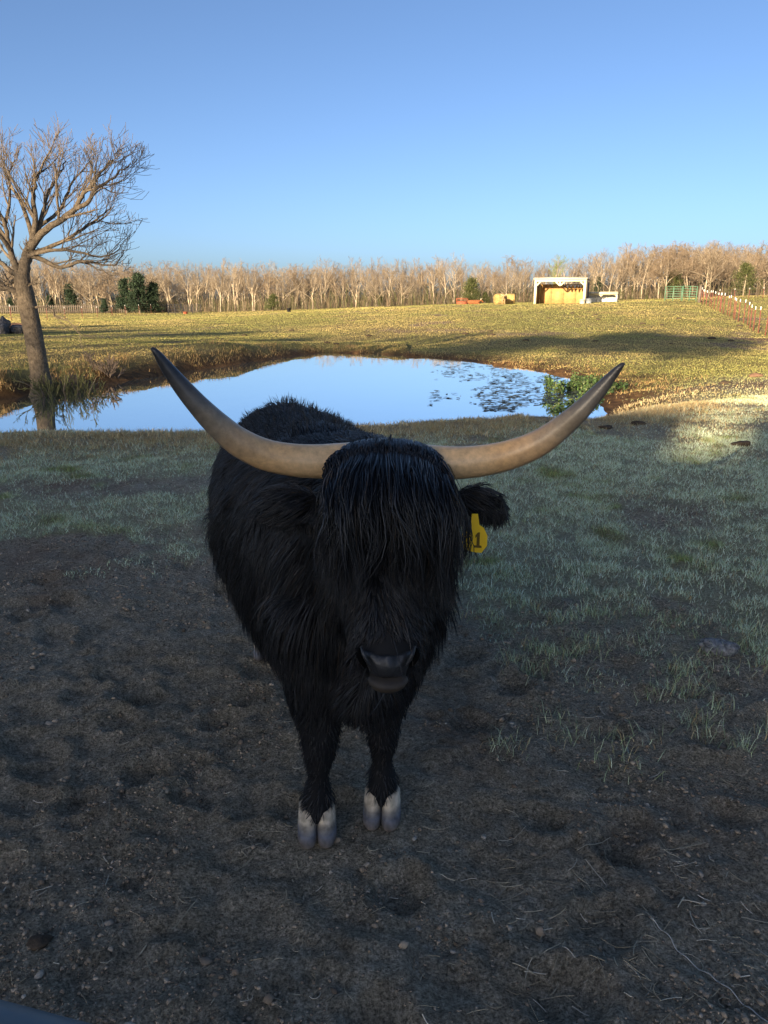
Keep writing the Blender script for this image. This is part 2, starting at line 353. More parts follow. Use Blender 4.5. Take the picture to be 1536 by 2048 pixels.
def ground_mat():
    m = bpy.data.materials.new('pasture_ground'); m.use_nodes = True; nt = m.node_tree; N, L = nt.nodes, nt.links
    b = N['Principled BSDF']; b.inputs['Roughness'].default_value = .95; b.inputs['Specular IOR Level'].default_value = .12
    tc = N.new('ShaderNodeTexCoord')
    def noise(scale, detail=6, rough=.6, stretch=None):
        n = N.new('ShaderNodeTexNoise'); n.inputs['Scale'].default_value = scale; n.inputs['Detail'].default_value = detail; n.inputs['Roughness'].default_value = rough
        if stretch:
            mp = N.new('ShaderNodeMapping'); mp.inputs['Scale'].default_value = stretch; L.new(tc.outputs['Object'], mp.inputs['Vector']); L.new(mp.outputs[0], n.inputs['Vector'])
        else: L.new(tc.outputs['Object'], n.inputs['Vector'])
        return n.outputs['Fac']
    def A(nm):
        a = N.new('ShaderNodeAttribute'); a.attribute_name = nm; return a.outputs['Fac']
    def ramp(src, pts):
        r = N.new('ShaderNodeValToRGB'); e = r.color_ramp.elements
        e[0].position, e[0].color = pts[0][0], (*pts[0][1], 1); e[1].position, e[1].color = pts[-1][0], (*pts[-1][1], 1)
        for p, c in pts[1:-1]:
            q = e.new(p); q.color = (*c, 1)
        L.new(src, r.inputs['Fac']); return r.outputs['Color']
    def mix(f, a, b_):
        x = N.new('ShaderNodeMix'); x.data_type = 'RGBA'; L.new(f, x.inputs['Factor'])
        L.new(a, x.inputs['A']); L.new(b_, x.inputs['B']); return x.outputs['Result']
    def math_(op, a, b_=None, c=None):
        x = N.new('ShaderNodeMath'); x.operation = op
        for i, q in enumerate((a, b_, c)):
            if q is None: continue
            if isinstance(q, (int, float)): x.inputs[i].default_value = q
            else: L.new(q, x.inputs[i])
        return x.outputs[0]
    big = noise(.55, 5); mid = noise(5, 6); fine = noise(42, 8, .75); vfine = noise(120, 6, .75); fld = noise(.13, 6, .65); fld2 = noise(1.1, 6, .7)
    d1 = ramp(mid, [(.30, (.21, .18, .125)), (.5, (.38, .325, .23)), (.68, (.52, .445, .33))])
    d2 = ramp(fine, [(.36, (.09, .073, .052)), (.5, (.36, .30, .21)), (.64, (.68, .57, .43))])
    f5 = N.new('ShaderNodeValue'); f5.outputs[0].default_value = .55
    dirt = mix(f5.outputs[0], d1, d2)
    vmr = N.new('ShaderNodeMapRange'); vmr.inputs['From Min'].default_value = .36; vmr.inputs['From Max'].default_value = .64; vmr.inputs['To Min'].default_value = .30; vmr.inputs['To Max'].default_value = 1.65; L.new(vfine, vmr.inputs['Value'])
    vsc = N.new('ShaderNodeVectorMath'); vsc.operation = 'SCALE'; L.new(dirt, vsc.inputs[0]); L.new(vmr.outputs[0], vsc.inputs['Scale']); dirt = vsc.outputs[0]
    redd = ramp(fine, [(.25, (.13, .078, .048)), (.75, (.35, .225, .145))])
    sel = N.new('ShaderNodeMapRange'); sel.inputs['From Min'].default_value = .52; sel.inputs['From Max'].default_value = .7; sel.inputs['To Max'].default_value = .8; L.new(big, sel.inputs['Value'])
    dirt = mix(sel.outputs[0], dirt, redd)
    gr = ramp(fld2, [(.28, (.15, .15, .045)), (.5, (.22, .19, .06)), (.72, (.31, .23, .08))])
    gr2 = ramp(fld, [(.3, (.15, .16, .045)), (.5, (.24, .20, .06)), (.7, (.33, .23, .085))])
    grass = mix(f5.outputs[0], gr, gr2)
    spk = ramp(fine, [(.3, (.12, .115, .035)), (.7, (.33, .27, .11))])
    f3 = N.new('ShaderNodeValue'); f3.outputs[0].default_value = .35
    grass = mix(f3.outputs[0], grass, spk)
    frosty = ramp(fine, [(.3, (.30, .32, .18)), (.7, (.66, .66, .46))])
    grass = mix(math_('MULTIPLY', A('frost'), .55), grass, frosty)
    dryc = ramp(fine, [(.25, (.14, .10, .045)), (.75, (.34, .25, .12))])
    grass = mix(math_('MULTIPLY', A('dry'), .8), grass, dryc)
    gfac = N.new('ShaderNodeMapRange'); gfac.inputs['From Min'].default_value = .3; gfac.inputs['From Max'].default_value = .7
    L.new(math_('ADD', A('grass'), math_('MULTIPLY', math_('SUBTRACT', mid, .5), .9)), gfac.inputs['Value'])
    c = mix(math_('MULTIPLY', gfac.outputs[0], math_('SUBTRACT', 1.0, math_('MULTIPLY', A('frost'), .45))), dirt, grass)
    barec = ramp(fine, [(.25, (.15, .085, .05)), (.75, (.27, .17, .11))])
    c = mix(A('bare'), c, barec)
    mudc = ramp(mid, [(.25, (.045, .028, .016)), (.5, (.13, .070, .030)), (.75, (.26, .14, .055))])
    c = mix(A('mud'), c, mudc)
    L.new(c, b.inputs['Base Color'])
    h = math_('ADD', math_('MULTIPLY', fine, .7), math_('MULTIPLY', vfine, .55)); h = math_('ADD', h, math_('MULTIPLY', fld2, 1.2))
    bp = N.new('ShaderNodeBump'); bp.inputs['Strength'].default_value = 1.0; bp.inputs['Distance'].default_value = .045
    L.new(h, bp.inputs['Height']); L.new(bp.outputs[0], b.inputs['Normal'])
    return m
tag(link('ground', gm, ground_mat()), kind='structure')

# ------------------------------------------------------------------ pond water
def water_mat():
    m = bpy.data.materials.new('pond_water'); m.use_nodes = True; nt = m.node_tree; N, L = nt.nodes, nt.links
    b = N['Principled BSDF']; b.inputs['Base Color'].default_value = (.10, .14, .13, 1); b.inputs['Roughness'].default_value = .012; b.inputs['IOR'].default_value = 1.33
    gl = N.new('ShaderNodeBsdfGlossy'); gl.inputs['Roughness'].default_value = .012; gl.inputs['Color'].default_value = (.97, .98, .98, 1)
    mxs = N.new('ShaderNodeMixShader'); mxs.inputs[0].default_value = .80; L.new(b.outputs[0], mxs.inputs[1]); L.new(gl.outputs[0], mxs.inputs[2]); L.new(mxs.outputs[0], N['Material Output'].inputs['Surface'])
    tc = N.new('ShaderNodeTexCoord'); mp = N.new('ShaderNodeMapping'); mp.inputs['Scale'].default_value = (1, .6, 1); L.new(tc.outputs['Object'], mp.inputs['Vector'])
    n = N.new('ShaderNodeTexNoise'); n.inputs['Scale'].default_value = 3.0; n.inputs['Detail'].default_value = 3; L.new(mp.outputs[0], n.inputs['Vector'])
    bp = N.new('ShaderNodeBump'); bp.inputs['Strength'].default_value = .06; bp.inputs['Distance'].default_value = .02
    L.new(n.outputs['Fac'], bp.inputs['Height']); L.new(bp.outputs[0], b.inputs['Normal']); L.new(bp.outputs[0], gl.inputs['Normal'])
    return m
wx0, wy0 = POND.min(0) - .8; wx1, wy1 = POND.max(0) + .8
# the sheet follows the pond outline pushed a little under the bank
cen = POND.mean(0); dirv = POND - np.roll(POND, 1, axis=0); tang = np.roll(POND, -1, axis=0) - np.roll(POND, 1, axis=0)
area = .5 * np.sum(POND[:, 0] * np.roll(POND[:, 1], -1) - np.roll(POND[:, 0], -1) * POND[:, 1])
nrm = np.stack([tang[:, 1], -tang[:, 0]], 1) * (1 if area > 0 else -1); nrm /= np.linalg.norm(nrm, axis=1)[:, None]
bm = bmesh.new(); fv = [bm.verts.new((x, y, ZW)) for x, y in POND + nrm * .12]
bm.faces.new(fv); bmesh.ops.triangulate(bm, faces=bm.faces[:]); bmesh.ops.recalc_face_normals(bm, faces=bm.faces[:])
if sum(f.normal.z for f in bm.faces) < 0: bmesh.ops.reverse_faces(bm, faces=bm.faces[:])
wm = bpy.data.meshes.new('pond_water'); bm.to_mesh(wm); bm.free()
tag(link('pond_water', wm, water_mat()), kind='structure')
# ------------------------------------------------------------------ trees
def nrmv(v): return v / (np.linalg.norm(v) + 1e-9)
def wander(p, d, L, n, wob, trop, rs):
    P = [p]; d = nrmv(d)
    for _ in range(n):
        d = nrmv(d + rs.normal(0, wob, 3) + np.array([0, 0, trop])); P.append(P[-1] + d * L / n)
    return np.array(P)
def spawn(P, r0, r1, lev, maxlev, trunk, crown, rs, cfg):
    """adds the branch P and its children; limbs up to level 1 go to the trunk mesh, the rest to the crown mesh"""
    k = len(P); r = np.maximum(np.linspace(r0, r1, k), cfg['rmin'])
    (trunk if lev <= cfg.get('trunk_lev', 1) else crown).tube(P, r, cfg['sides'][min(lev, 3)], cap=False)
    if lev >= maxlev: return
    seg = np.linalg.norm(np.diff(P, axis=0), axis=1).sum()
    nch = cfg['n'][min(lev, len(cfg['n']) - 1)]; nch = max(1, int(round(nch * rs.uniform(.75, 1.25))))
    lo = cfg['start'][min(lev, len(cfg['start']) - 1)]
    for c in range(nch):
        t = lo + (1 - lo) * (c + rs.uniform(.1, .95)) / nch
        i = min(int(t * (k - 1)), k - 2); u = t * (k - 1) - i; p = P[i] * (1 - u) + P[i + 1] * u; d = nrmv(P[i + 1] - P[i])
        ax = nrmv(np.cross(d, rs.normal(size=3))); an = R(rs.uniform(*cfg['ang'][min(lev, len(cfg['ang']) - 1)]))
        nd = nrmv(d * math.cos(an) + ax * math.sin(an)); nd[2] += cfg['up']
        L = seg * rs.uniform(*cfg['len'][min(lev, len(cfg['len']) - 1)]) * (1.15 - .55 * t)
        rr = (r0 + (r1 - r0) * t) * rs.uniform(.5, .75) * cfg.get('rf', 1)
        Q = wander(p, nd, L, cfg['seg'][min(lev, len(cfg['seg']) - 1)], cfg['wob'], cfg['trop'], rs)
        spawn(Q, rr, rr * .35, lev + 1, maxlev, trunk, crown, rs, cfg)

UP = dict(rmin=.014, sides=[6, 4, 3, 3], n=[9, 7, 5, 3], start=[.28, .25, .2, .2], ang=[(26, 56), (25, 58), (25, 60)], len=[(.45, .7), (.38, .6), (.35, .6)], seg=[4, 3, 2, 2], wob=.13, trop=.07, up=.22)
OAK = dict(rmin=.015, sides=[6, 4, 3, 3], n=[10, 8, 6, 3], start=[.22, .22, .2, .2], ang=[(45, 85), (35, 70), (30, 70)], len=[(.6, .95), (.4, .65), (.35, .6)], seg=[5, 4, 2, 2], wob=.24, trop=.05, up=.10)
VASE = dict(rmin=.014, sides=[6, 4, 3, 3], n=[6, 9, 6, 3], start=[.10, .2, .2, .2], ang=[(14, 36), (20, 45), (25, 55)], len=[(.8, 1.05), (.34, .55), (.35, .6)], seg=[6, 3, 2, 2], wob=.10, trop=.06, up=.20)
def bare_tree_meshes(seed, H, cfg, lean=0, trunk_frac=.85):
    rs = np.random.default_rng(seed); tr, cr = MB(), MB()
    P = wander(np.zeros(3), np.array([rs.normal(0, .05) + lean, rs.normal(0, .05), 1]), H * trunk_frac, 8, .05, .05, rs)
    P[0, 2] -= .25
    spawn(P, H * .018 + .03, H * .004, 0, 3, tr, cr, rs, cfg)
    return tr.mesh('trunk'), cr.mesh('crown')
protos = []
for i, (cfg, H, tf) in enumerate([(UP, 10, .85), (UP, 11, .85), (UP, 9.5, .8), (VASE, 10, .5), (VASE, 9, .45), (OAK, 8, .7), (OAK, 9, .75), (UP, 12, .9)]):
    protos.append(bare_tree_meshes(100 + i, H, cfg, trunk_frac=tf) + (H,))
for i, (t_, c_, H) in enumerate(protos):
    t_.materials.append(M['bark_far'] if i % 2 == 0 else M['bark_far2']); c_.materials.append(M['twig_far'] if i % 2 else M['twig_far2'])
bud_c = protos[3][1].copy(); bud_c.materials.clear(); bud_c.materials.append(M['bud'])

def put_tree(i, x, y, s, label, group=None, crown=None, name='bare_tree', sz=1.0):
    t_, c_, H = protos[i]; root = thing(name, label, 'tree', (x, y, gz(x, y)), group, random.uniform(0, 6.28)); root.scale = (s, s, s * sz)
    link('trunk', t_, None, root, (0, 0, 0)); link('crown', crown or c_, None, root, (0, 0, 0)); return root

def leaf_cloud(rs, n, fn, size, cols):
    """n small triangles spread by fn(); returns verts, faces, colours"""
    C = fn(n); A = rs.normal(size=(n, 3)); A /= np.linalg.norm(A, axis=1)[:, None]; B = np.cross(A, rs.normal(size=(n, 3))); B /= np.linalg.norm(B, axis=1)[:, None]
    s = size * rs.uniform(.6, 1.4, (n, 1))
    V = np.stack([C - A * s, C + A * s, C + B * s * 1.6], 1).reshape(-1, 3)
    k = rs.integers(0, len(cols), n); cc = np.array(cols)[k] * rs.uniform(.65, 1.35, (n, 1))
    return V, np.arange(3 * n).reshape(-1, 3), np.repeat(cc, 3, axis=0)
def cedar_meshes(seed, H, W, n=8000, cols=((.025, .042, .022), (.035, .055, .026), (.018, .030, .018)), low=.05, size=.085, power=.75):
    rs = np.random.default_rng(seed); tr = MB(); P = wander(np.zeros(3), np.array([0, 0, 1]), H * .95, 6, .03, .02, rs); P[0, 2] -= .3
    tr.tube(P, np.linspace(H * .028, .02, 7), 6)
    nb = 46; bs = []
    for b in range(nb):
        h = low + (1 - low) * (b / nb) ** .9; a = rs.uniform(0, 6.28); rad = W * (1 - h) ** power * rs.uniform(.65, 1.2) + .12
        tip = np.array([math.cos(a) * rad, math.sin(a) * rad, H * h + rad * .28]); bs.append((np.array([0, 0, H * h * .96]), tip)); tr.tube(np.array([[0, 0, H * h * .96], tip * .85 + np.array([0, 0, H * h * .144])]), [.03, .01], 3, cap=False)
    bs = np.array(bs)
    def fn(n):
        k = rs.integers(0, nb, n); t = rs.beta(2.2, 1.3, n)[:, None]; p = bs[k, 0] * (1 - t) + bs[k, 1] * t
        return p + rs.normal(0, 1, (n, 3)) * (.10 + .16 * t) * np.array([1, 1, .8]) * (W / 1.6)
    V, Fc, C = leaf_cloud(rs, n, fn, size, cols); me = mesh_np('crown', V, Fc, False); cattr(me, 'col', C); me.materials.append(M['cedar'])
    tm = tr.mesh('trunk'); tm.materials.append(M['bark_far2']); return tm, me
cedars = [cedar_meshes(11, 5.0, 1.9), cedar_meshes(12, 6.0, 1.7), cedar_meshes(13, 4.2, 1.5)]
OLIVE = ((.075, .085, .028), (.10, .105, .035), (.05, .062, .022))
cedars_olive = [cedar_meshes(14, 6.0, 2.6, cols=OLIVE, power=.5, n=7000), cedar_meshes(15, 5.0, 2.4, cols=OLIVE, power=.5, n=7000)]
def put_cedar(pm, x, y, s, label, group=None, sz=1.0, name='cedar_tree'):
    root = thing(name, label, 'tree', (x, y, gz(x, y)), group, random.uniform(0, 6.28)); root.scale = (s, s, s * sz)
    link('trunk', pm[0], None, root, (0, 0, 0)); link('crown', pm[1], None, root, (0, 0, 0)); return root

# the tree line across the far side of the pasture
LAND = [(-400, 215, 'behind the picket fence'), (215, 345, 'around the dark cedar clump'), (345, 520, 'right of the dark corral panels'), (520, 640, 'behind the small black tub'), (640, 800, 'in the middle of the picture'),
        (800, 900, 'left of the small green cedar'), (900, 1050, 'behind the hay bales'), (1050, 1190, 'behind the cream shelter'), (1190, 1310, 'right of the low white shelter'), (1310, 1400, 'behind the green gate'), (1400, 2000, 'beyond the right-hand fence')]
ROWS = ['in the front row', 'in the second row', 'in the back row']
def line_y(px): return float(np.interp(px, [-300, 0, 300, 600, 900, 1200, 1400, 1700], [150, 146, 140, 122, 116, 112, 108, 104]))
def top_px(px): return float(np.interp(px, [-300, 0, 100, 240, 300, 420, 560, 640, 700, 800, 900, 960, 1060, 1130, 1200, 1270, 1330, 1420, 1536, 1800], [520, 520, 516, 528, 528, 520, 522, 520, 522, 520, 510, 518, 516, 518, 500, 492, 488, 486, 492, 490]))
specials = [(650, 1, 509, 7, 'tallest slim bare tree standing above the middle of the tree line'), (1108, 0, 509, 'bud', 'bare tree with fresh yellow-green buds rising behind the cream shelter'),
            (1408, 0, 496, 6, 'broad spreading bare oak with pale limbs behind the end of the wire fence'), (1250, 1, 486, 3, 'tall pale vase-shaped bare tree to the right of the low white shelter'),
            (505, 0, 540, 4, 'pale forked bare tree with wide limbs in front of the middle-left woods'), (1338, 1, 480, 1, 'tall bare tree rising over the green gate')]
def sized(px, Y, tp, i):
    x = at_y(px, 600, Y)[0]; H = at_y(px, tp, Y)[2] - gz(x, Y); return x, H / (protos[i][2] * TOPF[i])
TOPF = []
for t_, c_, H in protos:
    v = np.empty(len(c_.vertices) * 3, dtype=np.float32); c_.vertices.foreach_get('co', v); TOPF.append(float(np.percentile(v.reshape(-1, 3)[:, 2], 99.7)) / H)
for px, row, tp, i, lab in specials:
    Y = line_y(px) + row * 9 - 3; ii_ = 3 if i == 'bud' else i
    x, s = sized(px, Y, tp, ii_); put_tree(ii_, x, Y, s, lab, crown=bud_c if i == 'bud' else None, name='budding_tree' if i == 'bud' else 'bare_tree')
rt = random.Random(5); ORD = 'first second third fourth fifth sixth seventh eighth ninth tenth eleventh twelfth thirteenth fourteenth fifteenth sixteenth seventeenth eighteenth nineteenth twentieth'.split()
KIND = ['slim upright', 'slim upright', 'slim upright', 'vase-shaped', 'vase-shaped', 'spreading', 'spreading', 'tall slim']
for row, step in ((0, 19), (1, 15), (2, 15)):
    px = -70; seen = {}
    while px < 1610:
        px += step * rt.uniform(.6, 1.4)
        if row == 0 and (1040 < px < 1190 or rt.random() < .12): continue
        Y = line_y(px) + row * 11 + rt.uniform(-4, 4); i = rt.choice([0, 1, 2, 3, 4, 7, 6, 3, 5] if px < 1290 else [5, 6, 5, 6, 3])
        tp = top_px(px) + rt.uniform(-9, 20) + (22 if row == 0 else 0) * rt.random() + (4 if row == 1 else 0)
        x, s = sized(px, Y, tp, i)
        where = next(w for a, b, w in LAND if a <= px < b); key = (where, KIND[i]); seen[key] = seen.get(key, 0) + 1
        lab = '%s leafless tree, %s from left in %s %s' % (KIND[i], ORD[min(seen[key], 20) - 1], ('front row', 'second row', 'back row')[row], where)
        put_tree(i, x, Y, s, lab, 'leafless trees %s %s' % (ROWS[row], where))
for px, tp, Y, k, olive, lab, sz in [(278, 548, 128, 0, 0, 'large dark green cedar, biggest of the clump by the left fence', .98), (252, 560, 131, 2, 0, 'dark cedar on the left flank of the large cedar', 1), (308, 566, 130, 0, 0, 'lower dark cedar on the right flank of the large cedar', 1),
        (207, 598, 132, 2, 0, 'small dark cedar between bare trunks left of the cedar clump', .9), (140, 570, 140, 0, 0, 'dark evergreen behind the picket fence right of the leaning bare tree', 1), (100, 592, 138, 2, 0, 'low dark evergreen just right of the leaning trunk', 1), (20, 596, 140, 0, 0, 'dark evergreen at the left edge behind the picket fence', .8),
        (942, 558, 108, 1, 1, 'mid green cedar standing left of the hay bales', .8), (970, 585, 109, 1, 1, 'small green cedar close to the hay bales', .8), (760, 592, 116, 1, 1, 'low green evergreen bush under the middle trees', .8), (545, 590, 117, 1, 1, 'low green evergreen bush left of the small black tub', .7),
        (1485, 528, 103, 0, 1, 'broad olive green cedar beyond the right-hand wire fence', .9), (1345, 545, 107, 1, 1, 'olive green cedar right behind the green gate', .85), (1220, 585, 107, 0, 1, 'olive bush at the right end of the low white shelter', .8), (1195, 555, 112, 1, 0, 'dark bluish cedar behind the low white shelter', 1)]:
    pm = (cedars_olive if olive else cedars)[k]; x = at_y(px, 600, Y)[0]; H0 = {(0, 0): 5, (1, 0): 6, (2, 0): 4.2, (0, 1): 6, (1, 1): 5}[(k, olive)]
    s = (at_y(px, tp, Y)[2] - gz(x, Y)) / H0; put_cedar(pm, x, Y, s, lab, 'cedars along the far woods', 1.0 if sz > .95 else sz).scale[2] = s

# undergrowth and the woods behind, too dense to count
rs = np.random.default_rng(77); um = MB(); uv, uc = [], []
n = 15000; pxs = rs.uniform(-250, 1760, n); ys = np.array([line_y(p) for p in pxs]) + rs.uniform(-7, 22, n); xs = (pxs - 768) / F * (ys * .9617 + .3); zs = ground_z(xs, ys)
h = rs.uniform(.5, 2.4, n) * rs.uniform(.5, 1.1, n) * (1 + .9 * vn(pxs * .03, ys * .1, 12)); dx = rs.normal(0, .35, n) * h; dy = rs.normal(0, .2, n) * h
b = np.stack([xs, ys, zs - .1], 1); tpt = np.stack([xs + dx, ys + dy, zs + h], 1); mid_ = (b + tpt) / 2 + np.stack([dx * -.2, dy * 0, h * .1], 1)
w = rs.uniform(.016, .036, n)[:, None]; ex = np.array([[1, 0, 0]]); ey = np.array([[.3, .9, 0]])
V = np.stack([b - ex * w, b + ex * w, b + ey * w, mid_ - ex * w * .8, mid_ + ex * w * .8, mid_ + ey * w * .8, tpt], 1).reshape(-1, 3)
o7 = np.arange(n)[:, None] * 7
q = np.concatenate([o7 + np.array([a]) for a in ([0, 1, 4, 3], [1, 2, 5, 4], [2, 0, 3, 5])]); t3 = np.concatenate([o7 + np.array([a]) for a in ([3, 4, 6], [4, 5, 6], [5, 3, 6])])
bc = np.array([(.15, .115, .075), (.22, .16, .10), (.10, .085, .06), (.11, .115, .045)])[rs.integers(0, 4, n)] * rs.uniform(.7, 1.2, (n, 1))
me = mesh_np('undergrowth', V, [q, t3]); cattr(me, 'col', np.repeat(bc, 7, axis=0))
M['brush'] = mat('brush', rough=.9, spec=.1, attr_col='col')
tag(link('undergrowth', me, M['brush']), 'tangled brown brush and saplings along the foot of the far woods', 'brush', kind='stuff')
# far woods filling the gaps behind the rows
wm_ = MB()
me_v, me_f = [], []
n = 9000; pxs = rs.uniform(-280, 1800, n); ys = np.array([line_y(p) for p in pxs]) + rs.uniform(26, 60, n); xs = (pxs - 768) / F * (ys * .9617 + .3); zs = ground_z(xs, ys)
tp = np.array([top_px(p) for p in pxs]); Hh = (np.array([at_y(p, t + 14, y)[2] for p, t, y in zip(pxs, tp, ys)]) - zs) * rs.uniform(.25, .72, n)
dx = rs.normal(0, .16, n) * Hh; b = np.stack([xs, ys, zs], 1); tpt = np.stack([xs + dx, ys + rs.normal(0, .5, n), zs + Hh], 1); w = rs.uniform(.03, .085, n)[:, None]
V = np.stack([b - ex * w, b + ex * w, b + ey * w, tpt], 1).reshape(-1, 3); o4 = np.arange(n)[:, None] * 4
t3 = np.concatenate([o4 + np.array([a]) for a in ([0, 1, 3], [1, 2, 3], [2, 0, 3])])
bc = np.array([(.13, .105, .075), (.16, .13, .09), (.11, .10, .085)])[rs.integers(0, 3, n)] * rs.uniform(.7, 1.2, (n, 1))
me = mesh_np('distant_woods', V, t3); cattr(me, 'col', np.repeat(bc, 4, axis=0))
tag(link('distant_woods', me, M['brush']), 'hazy mass of bare stems deep in the woods behind the tree rows', 'woods', kind='stuff')

# ------------------------------------------------------------------ the leaning bare tree by the pond
TY = 18.4
base = at_z(84, 781, ZW + .12); TY = base[1]
lt = thing('pond_tree', 'large leaning bare tree rooted at the pond edge on the left', 'tree', (base[0], base[1], gz(base[0], base[1])))
tr, cr = MB(), MB(); rs = np.random.default_rng(21)
def guide(pts, dy, m=None, y0=0):
    P = np.array([at_y(px, py, TY + y0 + (dy - y0) * (k / max(1, len(pts) - 1))) for k, (px, py) in enumerate(pts)]); return catmull(P, m or len(pts) * 3)
NT = dict(rf=.78, rmin=.0042, sides=[9, 6, 4, 3], n=[0, 10, 5, 3], start=[.2, .22, .2, .2], ang=[(30, 60), (22, 48), (22, 50), (22, 55)], len=[(.5, .7), (.28, .50), (.48, .85), (.5, .85)], seg=[5, 6, 5, 4], wob=.12, trop=.06, up=.18, trunk_lev=1)
trunk_px = [(86, 792), (82, 760), (74, 710), (66, 665), (58, 625), (52, 595), (46, 570), (44, 548)]
P = guide(trunk_px, 0, 26); tr.tube(P, np.interp(np.linspace(0, 1, 26), [0, .08, .2, .5, .8, 1], [.32, .25, .205, .20, .19, .16]), 12)
limbs = [([(45, 560), (50, 530), (56, 505), (62, 490)], .15, .15, .10, 0),
         ([(60, 500), (66, 475), (71, 440), (67, 405), (68, 370), (78, 345), (88, 322), (92, 308)], .3, .085, .012, 0),
         ([(62, 495), (85, 465), (120, 440), (150, 418), (163, 392), (186, 366), (206, 340), (228, 320)], -.5, .085, .014, 0),
         ([(150, 418), (175, 405), (190, 380), (215, 365), (240, 345), (258, 328)], -.9, .05, .01, -.4),
         ([(62, 492), (78, 455), (88, 415), (98, 380), (118, 350), (130, 322)], .9, .065, .01, 0),
         ([(80, 452), (110, 430), (128, 405), (140, 370), (165, 340), (178, 312)], 1.2, .05, .01, .4),
         ([(60, 508), (95, 496), (140, 475), (180, 448), (205, 430), (224, 415)], .7, .06, .01, 0),
         ([(58, 512), (90, 503), (130, 500), (175, 508), (215, 512), (240, 490)], -1.0, .05, .009, 0),
         ([(62, 510), (90, 522), (115, 534), (138, 532), (160, 524), (190, 535), (228, 552)], -.3, .062, .009, 0),
         ([(135, 532), (170, 522), (205, 530), (236, 526), (246, 505)], -.7, .035, .008, -.2),
         ([(66, 480), (55, 440), (40, 400), (20, 370), (8, 330), (2, 300)], .8, .06, .01, 0),
         ([(46, 565), (30, 530), (18, 490), (10, 450), (-8, 405), (-20, 360)], .4, .10, .012, 0),
         ([(20, 500), (0, 470), (-30, 440), (-55, 400), (-70, 350)], -.8, .06, .01, 0),
         ([(44, 552), (25, 545), (0, 525), (-30, 510), (-70, 490), (-100, 450)], .9, .075, .01, 0),
         ([(54, 612), (40, 595), (22, 580), (0, 578), (-25, 585), (-50, 600)], -.4, .085, .03, 0),
         ([(35, 560), (10, 570), (-15, 590), (-40, 585)], 1.0, .05, .01, 0),
         ([(50, 580), (62, 570), (75, 566)], -.3, .03, .012, 0),
         ([(56, 618), (85, 613), (102, 618), (112, 632), (140, 645), (160, 670)], -.5, .03, .006, 0),
         ([(10, 450), (20, 400), (18, 350), (30, 320)], .9, .045, .009, .3)]
for pts, dy, r0, r1, y0 in limbs:
    P = guide(pts, dy, None, y0); P = P + rs.normal(0, .02, P.shape) * np.linspace(0, 1, len(P))[:, None]
    spawn(P, r0, r1, 1, 4 if r0 > .035 else 3, tr, cr, rs, NT)
link('trunk', tr.mesh('trunk'), M['bark'], lt); link('crown', cr.mesh('crown'), M['twig'], lt)

def shrub(name, label, px, py, zref, hgt, wid, nst, mats, seed, leaf=None, group=None, rmin=.006):
    b = at_z(px, py, zref); rs = np.random.default_rng(seed); st, tw = MB(), MB(); x0, y0 = b[0], b[1]; z0 = gz(x0, y0)
    c = dict(NT); c['len'] = [(.4, .6), (.3, .5), (.3, .5)]; c['rmin'] = rmin; c['n'] = [6, 5, 3, 2]; c['trunk_lev'] = 0; c['up'] = .05; c['sides'] = [4, 3, 3, 3]
    for k in range(nst):
        an = rs.uniform(0, 6.28); sp = rs.uniform(.0, .5) * wid; p = np.array([x0 + math.cos(an) * sp, y0 + math.sin(an) * sp * .5, 0]); p[2] = gz(p[0], p[1]) - .05
        P = wander(p, np.array([math.cos(an) * .6, math.sin(an) * .4, 1]), hgt * rs.uniform(.6, 1.1), 5, .16, .0, rs); spawn(P, .018, .007, 0, 2, st, tw, rs, c)
    root = thing(name, label, 'shrub', (x0, y0, z0), group)
    link('stem', st.mesh('stem'), mats[0], root); link('twig_mass', tw.mesh('twig_mass'), mats[1], root)
    return root
M['olive_twig'] = mat('olive_twig', (.15, .145, .06), .9, .1, noise=(5, .35))
M['grey_twig'] = mat('grey_twig', (.17, .13, .10), .9, .1, noise=(5, .35))
shrub('bank_shrub', 'twiggy olive shrub growing at the foot of the leaning tree', 135, 752, -.05, 1.05, .9, 34, (M['grey_twig'], M['olive_twig']), 31)
shrub('dead_brush', 'grey dead brush drooping to the water right of the leaning trunk', 130, 776, -.42, .55, 1.2, 30, (M['grey_twig'], M['grey_twig']), 32)
shrub('bank_brush', 'rust brown brush on the cut bank behind the left horn tip', 215, 745, -.25, .45, .9, 16, (M['grey_twig'], M['grey_twig']), 33)

